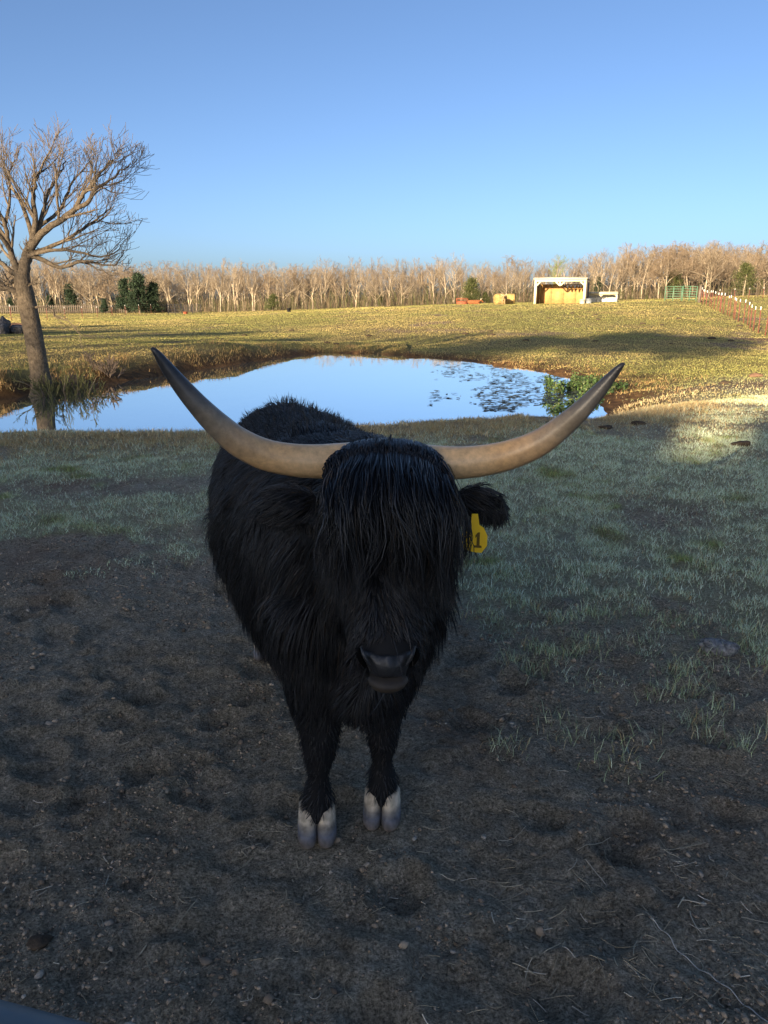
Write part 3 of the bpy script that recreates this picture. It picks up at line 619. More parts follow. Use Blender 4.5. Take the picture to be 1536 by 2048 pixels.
# ------------------------------------------------------------------ cream shelter on the rise
def shelter(name, label, px, py, Y, Wd, Hh, Dp, yaw, wallmat, backmat, post, panels):
    c = at_y(px, py, Y); z = gz(c[0], Y); root = thing(name, label, 'shelter', (c[0], Y, z - .03), None, yaw)
    L0 = (0, 0, 0)
    for sx in (-1, 1): link('post', MB().box((sx * (Wd / 2 - post / 2), 0, Hh * .5 - .1), (post, post, Hh + .1)).mesh('post', False), M['cream'], root, L0)
    link('header_beam', MB().box((0, -.01, Hh - post * .6), (Wd - 2 * post, post * .8, post * 1.0)).mesh('header_beam', False), M['cream'], root, L0)
    link('centre_post_stub', MB().box((0, -.012, Hh - post * 1.9), (post * .7, post * .7, post * 2.0)).mesh('centre_post_stub', False), M['cream'], root, L0)
    br = Hh * .17
    for x, sg in ((-Wd / 2 + post, 1), (Wd / 2 - post, -1), (-post * .35, -1), (post * .35, 1)):
        link('knee_brace', MB().box((x + sg * br * .42, -.014, Hh - post * 1.1 - br * .42), (br * 1.25, post * .5, post * .55), ry=sg * R(-45)).mesh('knee_brace', False), M['cream'], root, L0)
    for sx, nm in ((-1, 'side_wall'), (1, 'side_wall')):
        link(nm, MB().box((sx * (Wd / 2 - .03), Dp / 2 + post / 2, Hh * .46 - .06), (.05, Dp - .02, Hh * .92 - .05)).mesh(nm, False), wallmat, root, L0)
    n = panels; pw = (Wd - .12) / n
    for k in range(n):
        link('back_panel', MB().box((-Wd / 2 + .06 + pw * (k + .5), Dp + post / 2 + .02 + .006 * (k % 2), Hh * .42 - .05), (pw - .025, .04, Hh * .84)).mesh('back_panel', False), backmat, root, L0)
    rf = link('roof', MB().box((0, Dp * .45 + .1, Hh * .99 + .06), (Wd + .16, Dp + .75, .05), rx=R(-3.0)).mesh('roof', False), M['tin'], root, L0)
    link('fascia', MB().box((0, -.25, Hh + .06), (Wd + .18, .05, .24)).mesh('fascia', False), M['cream'], rf, L0)
    return root
sh = shelter('field_shelter', 'cream fronted three-sided shelter with tan plywood back wall on the rise', 1118, 608, 88, 5.75, 2.72, 3.2, R(-21), M['dark_wood'], M['ply'], .26, 4)
rail = MB(); rail.tube([(.15, 1.2, 2.0), (2.3, 1.2, 2.02)], .05, 6)
hr = thing('halter_rack', 'dark halters hanging from a pole inside the cream shelter', 'rack', tuple(sh.matrix_basis @ Vector((.9, 1.2, 2.05))))
hr.rotation_euler = sh.rotation_euler
link('pole', MB().tube([(-.75, 0, .03), (1.55, 0, .05)], .045, 6).mesh('pole'), M['dark'], hr, (0, 0, 0))
for k in range(6):
    xx = -.6 + k * .38 + random.uniform(-.06, .06); hh = random.uniform(.18, .34)
    link('halter', MB().loft([((xx, -.02, .08), (.05, 0, 0), (0, .04, 0)), ((xx + .02, -.03, -.02), (.13, 0, 0), (0, .06, 0)), ((xx, -.02, -hh), (.09, 0, 0), (0, .05, 0)), ((xx, -.02, -hh - .04), (.03, 0, 0), (0, .02, 0))], 8).mesh('halter'), M['dark'], hr, (0, 0, 0))
shelter('low_shelter', 'low white calf shelter with cream front frame right of the bigger shelter', 1201, 603, 93, 3.75, 1.02, 1.6, R(-21), M['white'], M['white'], .13, 3)
def tub(name, label, cat, px, py, Y, r, h, m, el=1.0, rim=None):
    c = at_y(px, py, Y); root = thing(name, label, cat, (c[0], Y, gz(c[0], Y) - .02)); mb = MB(); n = 18
    pr = [(0, .0), (r * .86, 0), (r * .9, .03), (r, h), (r * 1.05, h), (r * 1.05, h + .03), (r * .95, h + .03), (r * .84, .08), (0, .07)]
    an = np.arange(n) * 2 * math.pi / n; V = np.vstack([np.stack([np.cos(an) * a * el, np.sin(an) * a, np.full(n, b)], 1) for a, b in pr]); k = len(pr)
    i = np.arange(k - 1)[:, None] * n; j = np.arange(n)[None]; j2 = (j + 1) % n
    mb.add(V, np.stack([i + j, i + j2, i + n + j2, i + n + j], -1).reshape(-1, 4)); link('basin', mb.mesh('basin'), m, root, (0, 0, 0))
    hd = MB()
    for sx in (-1, 1): hd.tube([(sx * r * el, -.08, h * .8), (sx * (r * el + .06), -.07, h * .86), (sx * (r * el + .06), .07, h * .86), (sx * r * el, .08, h * .8)], .012, 5)
    link('handle', hd.mesh('handle'), rim or m, root, (0, 0, 0)); return root
tub('feed_tub', 'cream plastic feed tub at the right foot of the cream shelter', 'tub', 1164, 610, 86.6, .30, .46, M['cream'], 1.0)
tub('water_trough', 'grey galvanised water trough between the two shelters', 'trough', 1177, 610, 86.9, .33, .50, M['galv'], 1.05)
tub('black_tub', 'small black tub standing alone in the far left field', 'tub', 578, 625, 100, .24, .48, M['black_plastic'])
tub('orange_tub', 'rusty orange tub against the dark corral panels', 'tub', 371, 628, 116, .32, .34, M['rust'])

# hay bales, feeder and cattle by the woods
def bale(label, px, Y, r, w, yaw):
    x = at_y(px, 608, Y)[0]; root = thing('hay_bale', label, 'hay bale', (x, Y, gz(x, Y) - .05), None, yaw); secs = []; rs = np.random.default_rng(int(px))
    for t, q in ((-.5, .80), (-.47, .95), (-.3, 1.0), (0, 1.01), (.3, 1.0), (.47, .95), (.5, .8)): secs.append(((t * w, 0, r * .96), (0, r * q * 1.02, 0), (0, 0, r * q)))
    me = MB().loft(secs, 28).mesh('hay_roll'); v = np.empty(len(me.vertices) * 3, dtype=np.float32); me.vertices.foreach_get('co', v); v += rs.normal(0, .018, v.shape).astype(np.float32); me.vertices.foreach_set('co', v)
    link('hay_roll', me, M['hay'], root, (0, 0, 0)); nt_ = MB()
    for t in (-.3, 0, .3):
        a = np.linspace(0, 2 * math.pi, 25); nt_.tube(np.stack([np.full(25, t * w), np.cos(a) * r * 1.035, np.sin(a) * r * 1.02 + r * .96], 1), .012, 3, cap=False)
    link('net_wrap', nt_.mesh('net_wrap'), M['twine'], root, (0, 0, 0)); return root
bale('golden round hay bale, the left one of two beside the shelter', 999, 91, .62, 1.15, R(15)); bale('round hay bale, the right one of two beside the shelter', 1020, 91.6, .62, 1.1, R(-10))

def beast(name, label, px, py, Y, yaw, s, m, lying, horn=True):
    x = at_y(px, py, Y)[0]; root = thing(name, label, 'cow', (x, Y, gz(x, Y) - .01), None, yaw); root.scale = (s, s, s); mb = MB(); dz = -.62 if lying else 0
    S = [(-.95, .98, .05, .10), (-.88, .95, .20, .25), (-.6, .92, .29, .33), (-.1, .88, .33, .37), (.4, .90, .30, .36), (.7, .97, .24, .30), (.85, 1.02, .16, .2)]
    mb.loft([((a, 0, b + dz), (0, w, 0), (0, 0, h)) for a, b, w, h in S], 16)
    mb.loft([((.7, 0, 1.02 + dz), (0, .17, 0), (.08, 0, .22)), ((.95, 0, 1.12 + dz), (0, .13, 0), (.1, 0, .16)), ((1.1, 0, 1.18 + dz), (0, .12, 0), (.1, 0, .13))], 12)
    mb.loft([((1.05, 0, 1.26 + dz), (0, .12, 0), (.06, 0, .1)), ((1.2, 0, 1.14 + dz), (0, .12, 0), (.05, 0, .12)), ((1.36, 0, .98 + dz), (0, .085, 0), (.05, 0, .08)), ((1.44, 0, .90 + dz), (0, .07, 0), (.04, 0, .06))], 12)
    for sy in (-1, 1): mb.loft([((1.06, sy * .1, 1.22 + dz), (.04, 0, 0), (0, 0, .06)), ((1.04, sy * .2, 1.2 + dz), (.03, 0, 0), (0, 0, .07)), ((1.03, sy * .3, 1.17 + dz), (.02, 0, 0), (0, 0, .03))], 8)
    if not lying:
        for lx, ly, f in ((.6, .17, 1), (.62, -.17, 1), (-.75, .18, -1), (-.72, -.18, -1)):
            mb.loft([((lx, ly, .75), (.13, 0, 0), (0, .10, 0)), ((lx - .04 * (f < 0), ly, .45), (.075, 0, 0), (0, .065, 0)), ((lx - .08 * (f < 0), ly, .36), (.07, 0, 0), (0, .06, 0)), ((lx - .03 * (f < 0), ly, .14), (.05, 0, 0), (0, .05, 0)), ((lx + .02, ly, .02), (.065, 0, 0), (0, .06, 0))], 10)
    else:
        for lx, ly in ((.55, .26), (.55, -.26), (-.6, .3), (-.6, -.3)): mb.loft([((lx - .1, ly, .2), (0, .1, 0), (0, 0, .14)), ((lx + .2, ly * 1.1, .09), (0, .07, 0), (0, 0, .08)), ((lx + .36, ly * 1.05, .06), (0, .05, 0), (0, 0, .05))], 8)
    mb.tube([(-.93, 0, 1.1 + dz), (-1.02, 0, .95 + dz), (-1.03, 0, .6 + max(dz, -.4)), (-1.0, 0, .42 + max(dz, -.3))], [.035, .03, .03, .05], 6)
    link('body', remeshed('body', mb, .035, 2), m, root, (0, 0, 0))
    if horn:
        for sy in (-1, 1): link('horn', MB().tube(catmull([(1.02, sy * .09, 1.3 + dz), (1.03, sy * .26, 1.34 + dz), (1.1, sy * .40, 1.45 + dz), (1.12, sy * .43, 1.55 + dz)], 10), np.linspace(.04, .008, 10), 7).mesh('horn'), M['cream'], root, (0, 0, 0))
    return root
beast('red_cow', 'red-brown cow lying at the edge of the woods left of the hay bales', 948, 610, 94, R(8), .8, M['redhair'], True)
beast('tan_cow', 'tan cow standing in front of the gap between two hay bales', 1007, 610, 89, R(-100), .78, M['tanhair'], False)
# rusty ring feeder
x = at_y(924, 611, 95)[0]; hf = thing('ring_feeder', 'rust red round hay feeder left of the lying cow', 'feeder', (x, 95, gz(x, 95) - .03))
a = np.linspace(0, 2 * math.pi, 33)
for z_ in (.08, .36, .74): link('hoop', MB().tube(np.stack([np.cos(a) * .72, np.sin(a) * .72, np.full(33, z_)], 1), .032, 6, cap=False).mesh('hoop'), M['rust'], hf, (0, 0, 0))
link('skirt', MB().tube(np.stack([np.cos(a[:2]) * 0, np.sin(a[:2]) * 0, np.array([.06, .38])], 1), [.70, .70], 32, cap=False).mesh('skirt'), M['rust'], hf, (0, 0, 0))
for k in range(14): link('upright', MB().tube([(math.cos(k * .4488) * .72, math.sin(k * .4488) * .72, .38), (math.cos(k * .4488) * .72, math.sin(k * .4488) * .72, .74)], .024, 5).mesh('upright'), M['rust'], hf, (0, 0, 0))

# ------------------------------------------------------------------ fences
def tpost_parts(root, x, y, z, h, lean=0):
    b = np.array([x, y, z - .1]); t = b + np.array([lean * h, 0, h + .1]); tw = b + (t - b) * .87
    p = link('post', MB().tube([b, tw], [.029, .029], 5).mesh('post'), M['tpost_red'], root)
    link('white_tip', MB().tube([tw + (t - b) * .002, t], [.031, .029], 5).mesh('white_tip'), M['tpost_white'], p, (0, 0, 0)); return t
def wire_fence(label, pts, h, nw):
    p0 = pts[0]; root = thing('wire_fence', label, 'fence', (p0[0], p0[1], gz(*p0))); tops = []
    for k, (x, y) in enumerate(pts):
        ln = random.uniform(-.035, .035); hh = h * random.uniform(.94, 1.06); z = gz(x, y); tpost_parts(root, x, y, z, hh, ln); tops.append((x, y, z, ln))
    for w in range(nw):
        f = .18 + .72 * w / (nw - 1); P = np.array([(x + ln * h * f, y - .04, z + h * f) for x, y, z, ln in tops]); link('wire', MB().tube(P, .006, 3, cap=False).mesh('wire'), M['wire'], root)
    return root
A_ = at_y(1560, 676, 40.5)[:2]; A0 = at_y(1528, 672, 43)[:2]; B0 = at_y(1401, 606, 82)[:2]; fp = [tuple(A_)]
for k in range(24): fp.append(tuple(A0 + (B0 - A0) * (k / 23) + np.array([random.uniform(-.1, .1), 0])))
wire_fence('wire fence on red steel posts with white tips climbing the right side', fp, 1.5, 5)
C0 = at_y(1400, 604, 83)[:2]; D0 = at_y(1600, 586, 96)[:2]
wire_fence('short run of wire fence crossing the crest at the right edge', [tuple(C0 + (D0 - C0) * k / 7 + np.array([.5, .5])) for k in range(1, 8)], 1.3, 4)
pl = []
for px, Y in ((-40, 66), (22, 72), (94, 82), (130, 89), (165, 97), (195, 105), (225, 113), (252, 120), (279, 125), (303, 128), (327, 131)):
    xx = at_y(px, 632, Y)[0]; pl.append((xx, Y))
wire_fence('wire fence on red steel posts with white tips along the far left field', pl, 1.45, 4)
# dark picket fence
x0 = at_y(-120, 632, 134)[0]; x1 = at_y(345, 628, 134)[0]; pf = thing('picket_fence', 'long dark picket fence at the foot of the woods on the left', 'fence', (x0, 134, gz(x0, 134)))
mb = MB(); xx = x0
while xx < x1:
    z_ = gz(xx, 134); hh = 1.45 + random.uniform(-.05, .05); mb.box((xx, 134, z_ + hh / 2 - .05), (.13, .03, hh)); xx += .36
tag(link('pickets', mb.mesh('pickets', False), M['dark_wood'], pf), 'dark narrow pickets', kind='stuff')
for f in (.35, 1.15):
    X_ = np.linspace(x0, x1, 20); link('rail', MB().tube(np.stack([X_, np.full(20, 134.05), ground_z(X_, np.full(20, 134.0)) + f], 1), .05, 4).mesh('rail'), M['dark_wood'], pf)
def panel(name, label, cat, pa, pb, h, nr, m, posts=True, zoff=.25):
    a = np.array([*pa, gz(*pa)]); b = np.array([*pb, gz(*pb)]); root = thing(name, label, cat, tuple((a + b) / 2))
    for e in (a, b, a + (b - a) * .5): link('upright', MB().tube([e - (0, 0, .05), e + (0, 0, h)], .045, 6).mesh('upright'), m, root)
    for k in range(nr):
        z_ = zoff + (h - zoff - .03) * k / (nr - 1); link('rail', MB().tube([a + (0, 0, z_), b + (0, 0, z_)], .035, 6).mesh('rail'), m, root)
    return root
g = lambda px, Y: tuple(at_y(px, 620, Y)[:2])
panel('corral_panel', 'dark steel corral panel at the left end of the corral', 'panel', g(336, 118), g(364, 117), 1.45, 6, M['dark']); panel('corral_panel', 'dark steel corral panel at the right end of the corral', 'panel', g(367, 117), g(402, 116.5), 1.35, 7, M['dark'])
panel('green_gate', 'green tubular steel farm gate on the crest by the right fence', 'gate', g(1327, 86), g(1360, 85), 1.55, 6, M['green_paint']); panel('green_gate', 'second green farm gate panel next to the dark corner post', 'gate', g(1362, 85), g(1390, 84), 1.6, 6, M['green_paint'])
cx, cy = g(1396, 82.5); cp = thing('corner_post', 'thick dark wooden corner post where the wire fence ends', 'post', (cx, cy, gz(cx, cy)))
link('shaft', MB().tube([(0, 0, -.2), (0, 0, .8), (.03, 0, 1.72)], [.15, .14, .13], 9).mesh('shaft'), M['dark_wood'], cp, (0, 0, 0)); link('brace', MB().tube([(.1, 0, 1.1), (1.6, .3, .1)], .06, 6).mesh('brace'), M['dark_wood'], cp, (0, 0, 0))

# house glimpsed through the woods
def house(label, px, py, Y, W_, H_, wallm):
    x = at_y(px, py, Y)[0]; z = gz(x, Y); root = thing('farm_house', label, 'house', (x, Y, z)); L0 = (0, 0, 0)
    link('wall', MB().box((0, 0, H_ / 2), (W_, 6, H_)).mesh('wall', False), wallm, root, L0)
    V = np.array([(-W_ / 2 - .4, -3.5, H_), (W_ / 2 + .4, -3.5, H_), (W_ / 2 + .4, 3.5, H_), (-W_ / 2 - .4, 3.5, H_), (-W_ / 2 - .4, 0, H_ + 1.8), (W_ / 2 + .4, 0, H_ + 1.8)])
    link('roof', MB().add(V, [[0, 1, 5, 4], [2, 3, 4, 5], [3, 2, 1, 0]], [[0, 4, 3], [1, 2, 5]]).mesh('roof', False), M['house_roof'], root, L0)
    for sx in (-.3, .3):
        w_ = link('window', MB().box((sx * W_, -3.03, H_ * .55), (1.0, .08, 1.1)).mesh('window', False), M['white'], root, L0); link('pane', MB().box((sx * W_, -3.08, H_ * .55), (.8, .03, .9)).mesh('pane', False), M['glass'], w_, L0)
    link('door', MB().box((0, -3.03, 1.0), (.95, .07, 2.0)).mesh('door', False), M['dark_wood'], root, L0)
house('pale yellow house glimpsed through trunks right of the cedar clump', 384, 605, 182, 6, 3.2, M['house']); house('pale farm building half hidden left of the cedar clump', 168, 612, 190, 9, 3.0, M['white'])

# ------------------------------------------------------------------ boulders at the left edge
def blob(r, seed, sub=3, sq=(1, 1, 1), amp=.35, fr=1.3):
    bm = bmesh.new(); bmesh.ops.create_icosphere(bm, subdivisions=sub, radius=1); v = np.array([p.co[:] for p in bm.verts])
    d = 1 + amp * (fbm(v[:, 0] * fr + seed, v[:, 1] * fr + 3.1, seed, 3, v[:, 2] * fr + 5) - .5) * 2; v = v * d[:, None] * np.array(sq) * r
    for p, q in zip(bm.verts, v): p.co = q
    me = bpy.data.meshes.new('stone'); bm.to_mesh(me); bm.free(); me.polygons.foreach_set('use_smooth', np.ones(len(me.polygons), dtype=bool)); return me
def rock(name, label, cat, x, y, r, seed, sq, m, group=None, sink=.3, rz=0, sub=3, amp=.35):
    o = link(name, blob(r, seed, sub, sq, amp), m, None, (x, y, gz(x, y) + r * sq[2] * (1 - 2 * sink) * .9)); o.rotation_euler = (0, 0, rz); return tag(o, label, cat, group)
for px, py, Y, r, sq, m, lab, sd in [(8, 668, 41, .52, (1.0, .8, .95), 'rock_far', 'tall pale grey boulder at the left edge of the picture', 3), (38, 668, 41.5, .50, (1.3, .8, .62), 'rock_far', 'low dark grey boulder just left of the leaning trunk', 4),
        (27, 652, 43.5, .42, (1.3, .8, .7), 'redsoil_rock', 'reddish brown boulder on top of the grey boulders', 5), (72, 668, 42, .22, (1, .8, .6), 'rock_far', 'small dark boulder just right of the leaning trunk', 6)]:
    x = at_y(px, py, Y)[0]; rock('boulder', lab, 'boulder', x, Y, r, sd, sq, M[m], 'boulders by the left edge', .22, .6 * sd, 4, .7)

# ------------------------------------------------------------------ barn, cedars and pines added unseen to throw the morning shade, with yard trees
ux, uy = math.sin(SUN_AZ), math.cos(SUN_AZ)
def sp(s, t): return (t * ux + s * uy, t * uy - s * ux)
SH_T = -45.0; TE = math.tan(SUN_EL); HK = TE / math.tan(R(9.0))      # heights of the casters follow the sun's height
top = lambda reach: (reach - SH_T) * TE                              # height that throws its shadow as far as reach
bx, by = sp(6.0, SH_T); barn = thing('shade_caster_barn', 'unseen red board barn added behind the photographer to shade the foreground', 'barn', (bx, by, 0), None, -SUN_AZ); BL = 22.4  # barn added out of view to keep the cow and foreground in shade
def bseg(nm, s0, s1, z0, z1, dy, par=barn): return link(nm, MB().box(((s0 + s1) / 2 - 6.0, dy, (z0 + z1) / 2), (s1 - s0, .12, z1 - z0)).mesh(nm, False), M['barn'], par, (0, 0, 0))
for dy in (0, -2.2):
    zo = -dy * TE; bseg('wall', -4.8, -1.0, -.2, top(12.6), dy); bseg('wall', -.42, 17.4, -.2, top(12.6), dy); bseg('wall', -1.0, -.42, -.2, top(9.3) + zo, dy)  # slot in both walls shaped to let one patch of sun through
link('roof', MB().box((.3, -1.1, top(13.4)), (BL + .6, 3.2, .12), rx=R(-10)).mesh('roof', False), M['tin'], barn, (0, 0, 0))
for k, (s_a, reach) in enumerate([(-5.6, 9.5), (-7.4, 8.0), (-9.3, 9.2), (-11.2, 7.6), (-13.1, 8.8), (-15.1, 7.4), (-17.2, 7.0)]):
    x, y = sp(s_a, SH_T + random.uniform(-1, 1)); h_ = top(reach); put_cedar(cedars[k % 3], x, y, h_ / (5, 6, 4.2)[k % 3], 'unseen cedar added behind the photographer to shade the near grass', 'windbreak behind the photographer')  # cedars added out of view to hold the near left grass in shade
for k, (s, t, i, h_) in enumerate([(-17, -26, 6, 10.5), (-21, -28, 5, 11.5), (-27, -30, 6, 10.5), (-33, -28, 5, 11.5), (-40, -30, 6, 11), (-47, -32, 5, 11.5), (-24, -34, 3, 11)]):
    x, y = sp(s, t); h_ *= HK; put_tree(i, x, y, h_ / protos[i][2], 'bare yard tree standing behind the photographer', 'yard trees behind the photographer')
tp_m = cedar_meshes(19, 4.0, 3.6, n=4200, power=.45, size=.16)  # crown for pines added out of view, set high to cast shadows afield
for s, t, h_ in ((-7, -34, 12.3), (-3.5, -33, 12.0), (-11, -36, 11.6), (-23, -33, 11.2), (-30, -34, 12.2), (-36, -33, 11.6), (-43, -35, 12.6)):
    x, y = sp(s, t); h_ *= HK; root = thing('shade_caster_pine', 'unseen tall pine added behind the photographer to shadow the field', 'tree', (x, y, gz(x, y)), 'added shade pines behind the photographer')
    link('trunk', MB().tube([(0, 0, -.2), (.05, 0, h_ * .5), (0, .05, h_ - 1.2)], [.17, .13, .06], 8).mesh('trunk'), M['bark_far2'], root, (0, 0, 0)); c = link('crown', tp_m[1], None, root, (0, 0, h_ - 3.2)); c.scale = (.8, .8, .75) if s > -15 else (.5, .5, .5)
# ------------------------------------------------------------------ the black long-horned cow
cow_loc = (-.16, 2.35, 0.0)
cow = thing('highland_cow', 'shaggy black long-horned cow facing the camera on bare soil', 'cow', cow_loc)
mb = MB(); ex_, ez_ = np.array([1., 0, 0]), np.array([0, 0, 1.])
PH = at_y(772, 912, 1.83); MZ = at_y(776, 1335, 1.555); hax = nrmv(MZ - PH); HL = float(np.linalg.norm(MZ - PH)); hn = nrmv(np.cross(ex_, hax)); hn = hn if hn[1] < 0 else -hn
# trunk of the body
for_secs = [(-.055, 1.96, .80, .06, .10), (-.06, 1.985, .80, .14, .22), (-.07, 2.05, .81, .215, .32), (-.10, 2.16, .82, .265, .375), (-.15, 2.35, .825, .305, .385), (-.22, 2.58, .825, .345, .38), (-.29, 2.82, .84, .355, .355), (-.36, 3.05, .87, .335, .33), (-.425, 3.24, .90, .28, .295), (-.46, 3.38, .92, .20, .25), (-.48, 3.46, .93, .10, .15)]
mb.loft([((x, y, z), (w, 0.25 * w * 0, 0), (0, 0, h)) for x, y, z, w, h in for_secs], 26)
mb.loft([((-.40, 3.12, 1.05), (.17, 0, 0), (0, .10, .06)), ((-.415, 3.2, 1.13), (.12, 0, 0), (0, .10, .05)), ((-.43, 3.26, 1.20), (.05, 0, 0), (0, .05, .02))], 14)
# neck
mb.loft([((-.09, 2.28, .95), (.22, 0, 0), (0, .1, .27)), ((-.05, 2.10, .98), (.20, 0, 0), (0, .1, .26)), ((-.01, 1.98, 1.02), (.17, 0, 0), (0, .1, .22)), ((.005, 1.90, 1.08), (.14, 0, 0), (0, .08, .15))], 18)
# dewlap and brisket
mb.loft([((-.02, 1.93, .70), (.06, 0, 0), (0, .06, .06)), ((-.045, 1.97, .56), (.10, 0, 0), (0, .10, .08)), ((-.05, 2.04, .45), (.06, 0, 0), (0, .06, .03))], 12)
# head
HS = [(-.035, .06, .04, -.03), (-.02, .105, .07, -.025), (.03, .13, .095, -.02), (.12, .14, .115, -.015), (.25, .135, .125, -.025), (.38, .125, .13, -.03), (.55, .105, .12, -.035), (.72, .088, .10, -.025), (.85, .088, .085, -.012), (.94, .085, .075, -.006), (1.0, .072, .06, -.002), (1.03, .045, .04, -.004)]
mb.loft([(PH + hax * HL * s + hn * off, ex_ * w, hn * d) for s, w, d, off in HS], 22)
# lower jaw
mb.loft([(PH + hax * HL * .35 - hn * .12, ex_ * .075, hn * .06), (PH + hax * HL * .7 - hn * .11, ex_ * .06, hn * .05), (PH + hax * HL * 1.0 - hn * .06, ex_ * .055, hn * .04), (PH + hax * HL * 1.075 - hn * .025, ex_ * .040, hn * .025)], 14)
# ears
def ear(pa, pb, Ya, Yb, h):
    A, B = at_y(*pa, Ya), at_y(*pb, Yb); ax = nrmv(B - A); up = nrmv(np.cross(ax, np.array([0, 1., 0.25]))); up = up if up[2] > 0 else -up; th = np.cross(ax, up)
    mb.loft([(A + (B - A) * t, up * h * q, th * .024 * max(q, .3)) for t, q in ((-.15, .4), (0, .5), (.25, .85), (.5, 1.0), (.75, .9), (.92, .6), (1.0, .25))], 12)
ear((632, 1005), (517, 1012), 1.80, 1.80, .054); ear((900, 1000), (1002, 1008), 1.82, 1.83, .050)
# legs
def leg(P, rr): mb.loft([(p, (r * 1.0, 0, 0), (0, r * 1.1, 0)) for p, r in zip(P, rr)], 14)
leg([(-.19, 2.13, .82), (-.195, 2.10, .60), (-.20, 2.07, .45), (-.20, 2.045, .335), (-.202, 2.04, .29), (-.208, 2.035, .20), (-.212, 2.045, .14), (-.213, 2.035, .10), (-.214, 2.025, .055)], [.15, .115, .085, .062, .055, .033, .049, .050, .043])
leg([(.045, 2.15, .82), (.03, 2.14, .60), (.01, 2.13, .45), (-.002, 2.12, .335), (-.004, 2.115, .29), (-.006, 2.11, .20), (-.006, 2.12, .14), (-.006, 2.115, .10), (-.006, 2.105, .055)], [.14, .105, .078, .058, .052, .032, .048, .049, .042])
leg([(-.58, 3.20, .75), (-.60, 3.22, .60), (-.585, 3.36, .46), (-.58, 3.40, .40), (-.575, 3.38, .30), (-.57, 3.34, .16), (-.57, 3.31, .10), (-.57, 3.28, .055)], [.18, .13, .075, .062, .045, .044, .048, .042])
leg([(-.32, 3.26, .75), (-.30, 3.30, .60), (-.31, 3.44, .46), (-.31, 3.48, .40), (-.31, 3.46, .30), (-.31, 3.43, .16), (-.31, 3.40, .10), (-.31, 3.37, .055)], [.18, .13, .075, .062, .045, .044, .048, .042])
mb.tube([(-.47, 3.44, 1.06), (-.49, 3.53, .95), (-.50, 3.56, .70), (-.49, 3.55, .42), (-.49, 3.54, .30)], [.045, .04, .032, .04, .015], 8)
body_me = remeshed('body', mb, .016, 5)
M['skin'] = mat('black_hide', (.007, .007, .008), .75, .25)
M['fur'] = mat('black_fur', (.008, .008, .0085), .42, .48, attr_col='col')
link('body', body_me, M['skin'], cow)

# --- fur
nv = len(body_me.vertices); bv = np.empty(nv * 3, dtype=np.float32); body_me.vertices.foreach_get('co', bv); bv = bv.reshape(-1, 3).astype(float)
bn = np.empty(nv * 3, dtype=np.float32); body_me.vertices.foreach_get('normal', bn); bn = bn.reshape(-1, 3).astype(float)
body_me.calc_loop_triangles(); nt_ = len(body_me.loop_triangles); tri = np.empty(nt_ * 3, dtype=np.int32); body_me.loop_triangles.foreach_get('vertices', tri); tri = tri.reshape(-1, 3)
e1, e2 = bv[tri[:, 1]] - bv[tri[:, 0]], bv[tri[:, 2]] - bv[tri[:, 0]]; ar = np.linalg.norm(np.cross(e1, e2), axis=1)
bvh = BVHTree.FromPolygons([tuple(p) for p in bv], [tuple(int(q) for q in t) for t in tri])
rs = np.random.default_rng(42)
def sample(n, w=None):
    p = ar if w is None else ar * w; p = p / p.sum(); k = rs.choice(nt_, n, p=p); u, v = rs.random(n), rs.random(n); f = u + v > 1; u[f], v[f] = 1 - u[f], 1 - v[f]
    P = bv[tri[k, 0]] + e1[k] * u[:, None] + e2[k] * v[:, None]; Nn = bn[tri[k, 0]] * (1 - u - v)[:, None] + bn[tri[k, 1]] * u[:, None] + bn[tri[k, 2]] * v[:, None]
    return P, Nn / (np.linalg.norm(Nn, axis=1)[:, None] + 1e-9)
def norml(v): return v / (np.linalg.norm(v, axis=-1, keepdims=True) + 1e-9)
def strands(name, Pts, r0, colr, mname='fur', label=None):
    """Pts (n,k,3) -> three-sided tapering locks in one mesh"""
    n, k, _ = Pts.shape; T = np.gradient(Pts, axis=1); T = norml(T); ref = norml(rs.normal(size=(n, 1, 3))); A = norml(np.cross(T, ref)); B = np.cross(T, A)
    pr = np.interp(np.linspace(0, 1, k), [0, .25, .7, 1], [.8, 1.0, .75, .12]); rad = (r0[:, None] * pr[None])[..., None]
    V = np.stack([Pts + rad * (math.cos(a) * A + math.sin(a) * B) for a in (0, 2.094, 4.189)], 2).reshape(-1, 3)
    o = (np.arange(n)[:, None] * k + np.arange(k - 1)[None]).reshape(-1) * 3
    q = np.concatenate([np.stack([o + a, o + b, o + 3 + b, o + 3 + a], 1) for a, b in ((0, 1), (1, 2), (2, 0))])
    me = mesh_np(name, V, q); cattr(me, 'col', np.repeat(colr, k * 3, axis=0))
    o = link(name, me, M[mname], cow)
    if label: o['label'] = label
    return o
def head_coord(P):
    d = P - PH; return d @ hax / HL, d @ hn, d[:, 0]
def clump(P, tips, ncl, amt):
    """pulls strand tips towards the tip of a nearby leading strand"""
    idx = rs.choice(len(P), ncl, replace=False); kd = KDTree(ncl)
    for i, j in enumerate(idx): kd.insert(P[j], i)
    kd.balance(); near_ = np.array([idx[kd.find(p)[1]] for p in P]); return tips + (tips[near_] + (P - P[near_]) * .35 - tips) * amt[:, None]
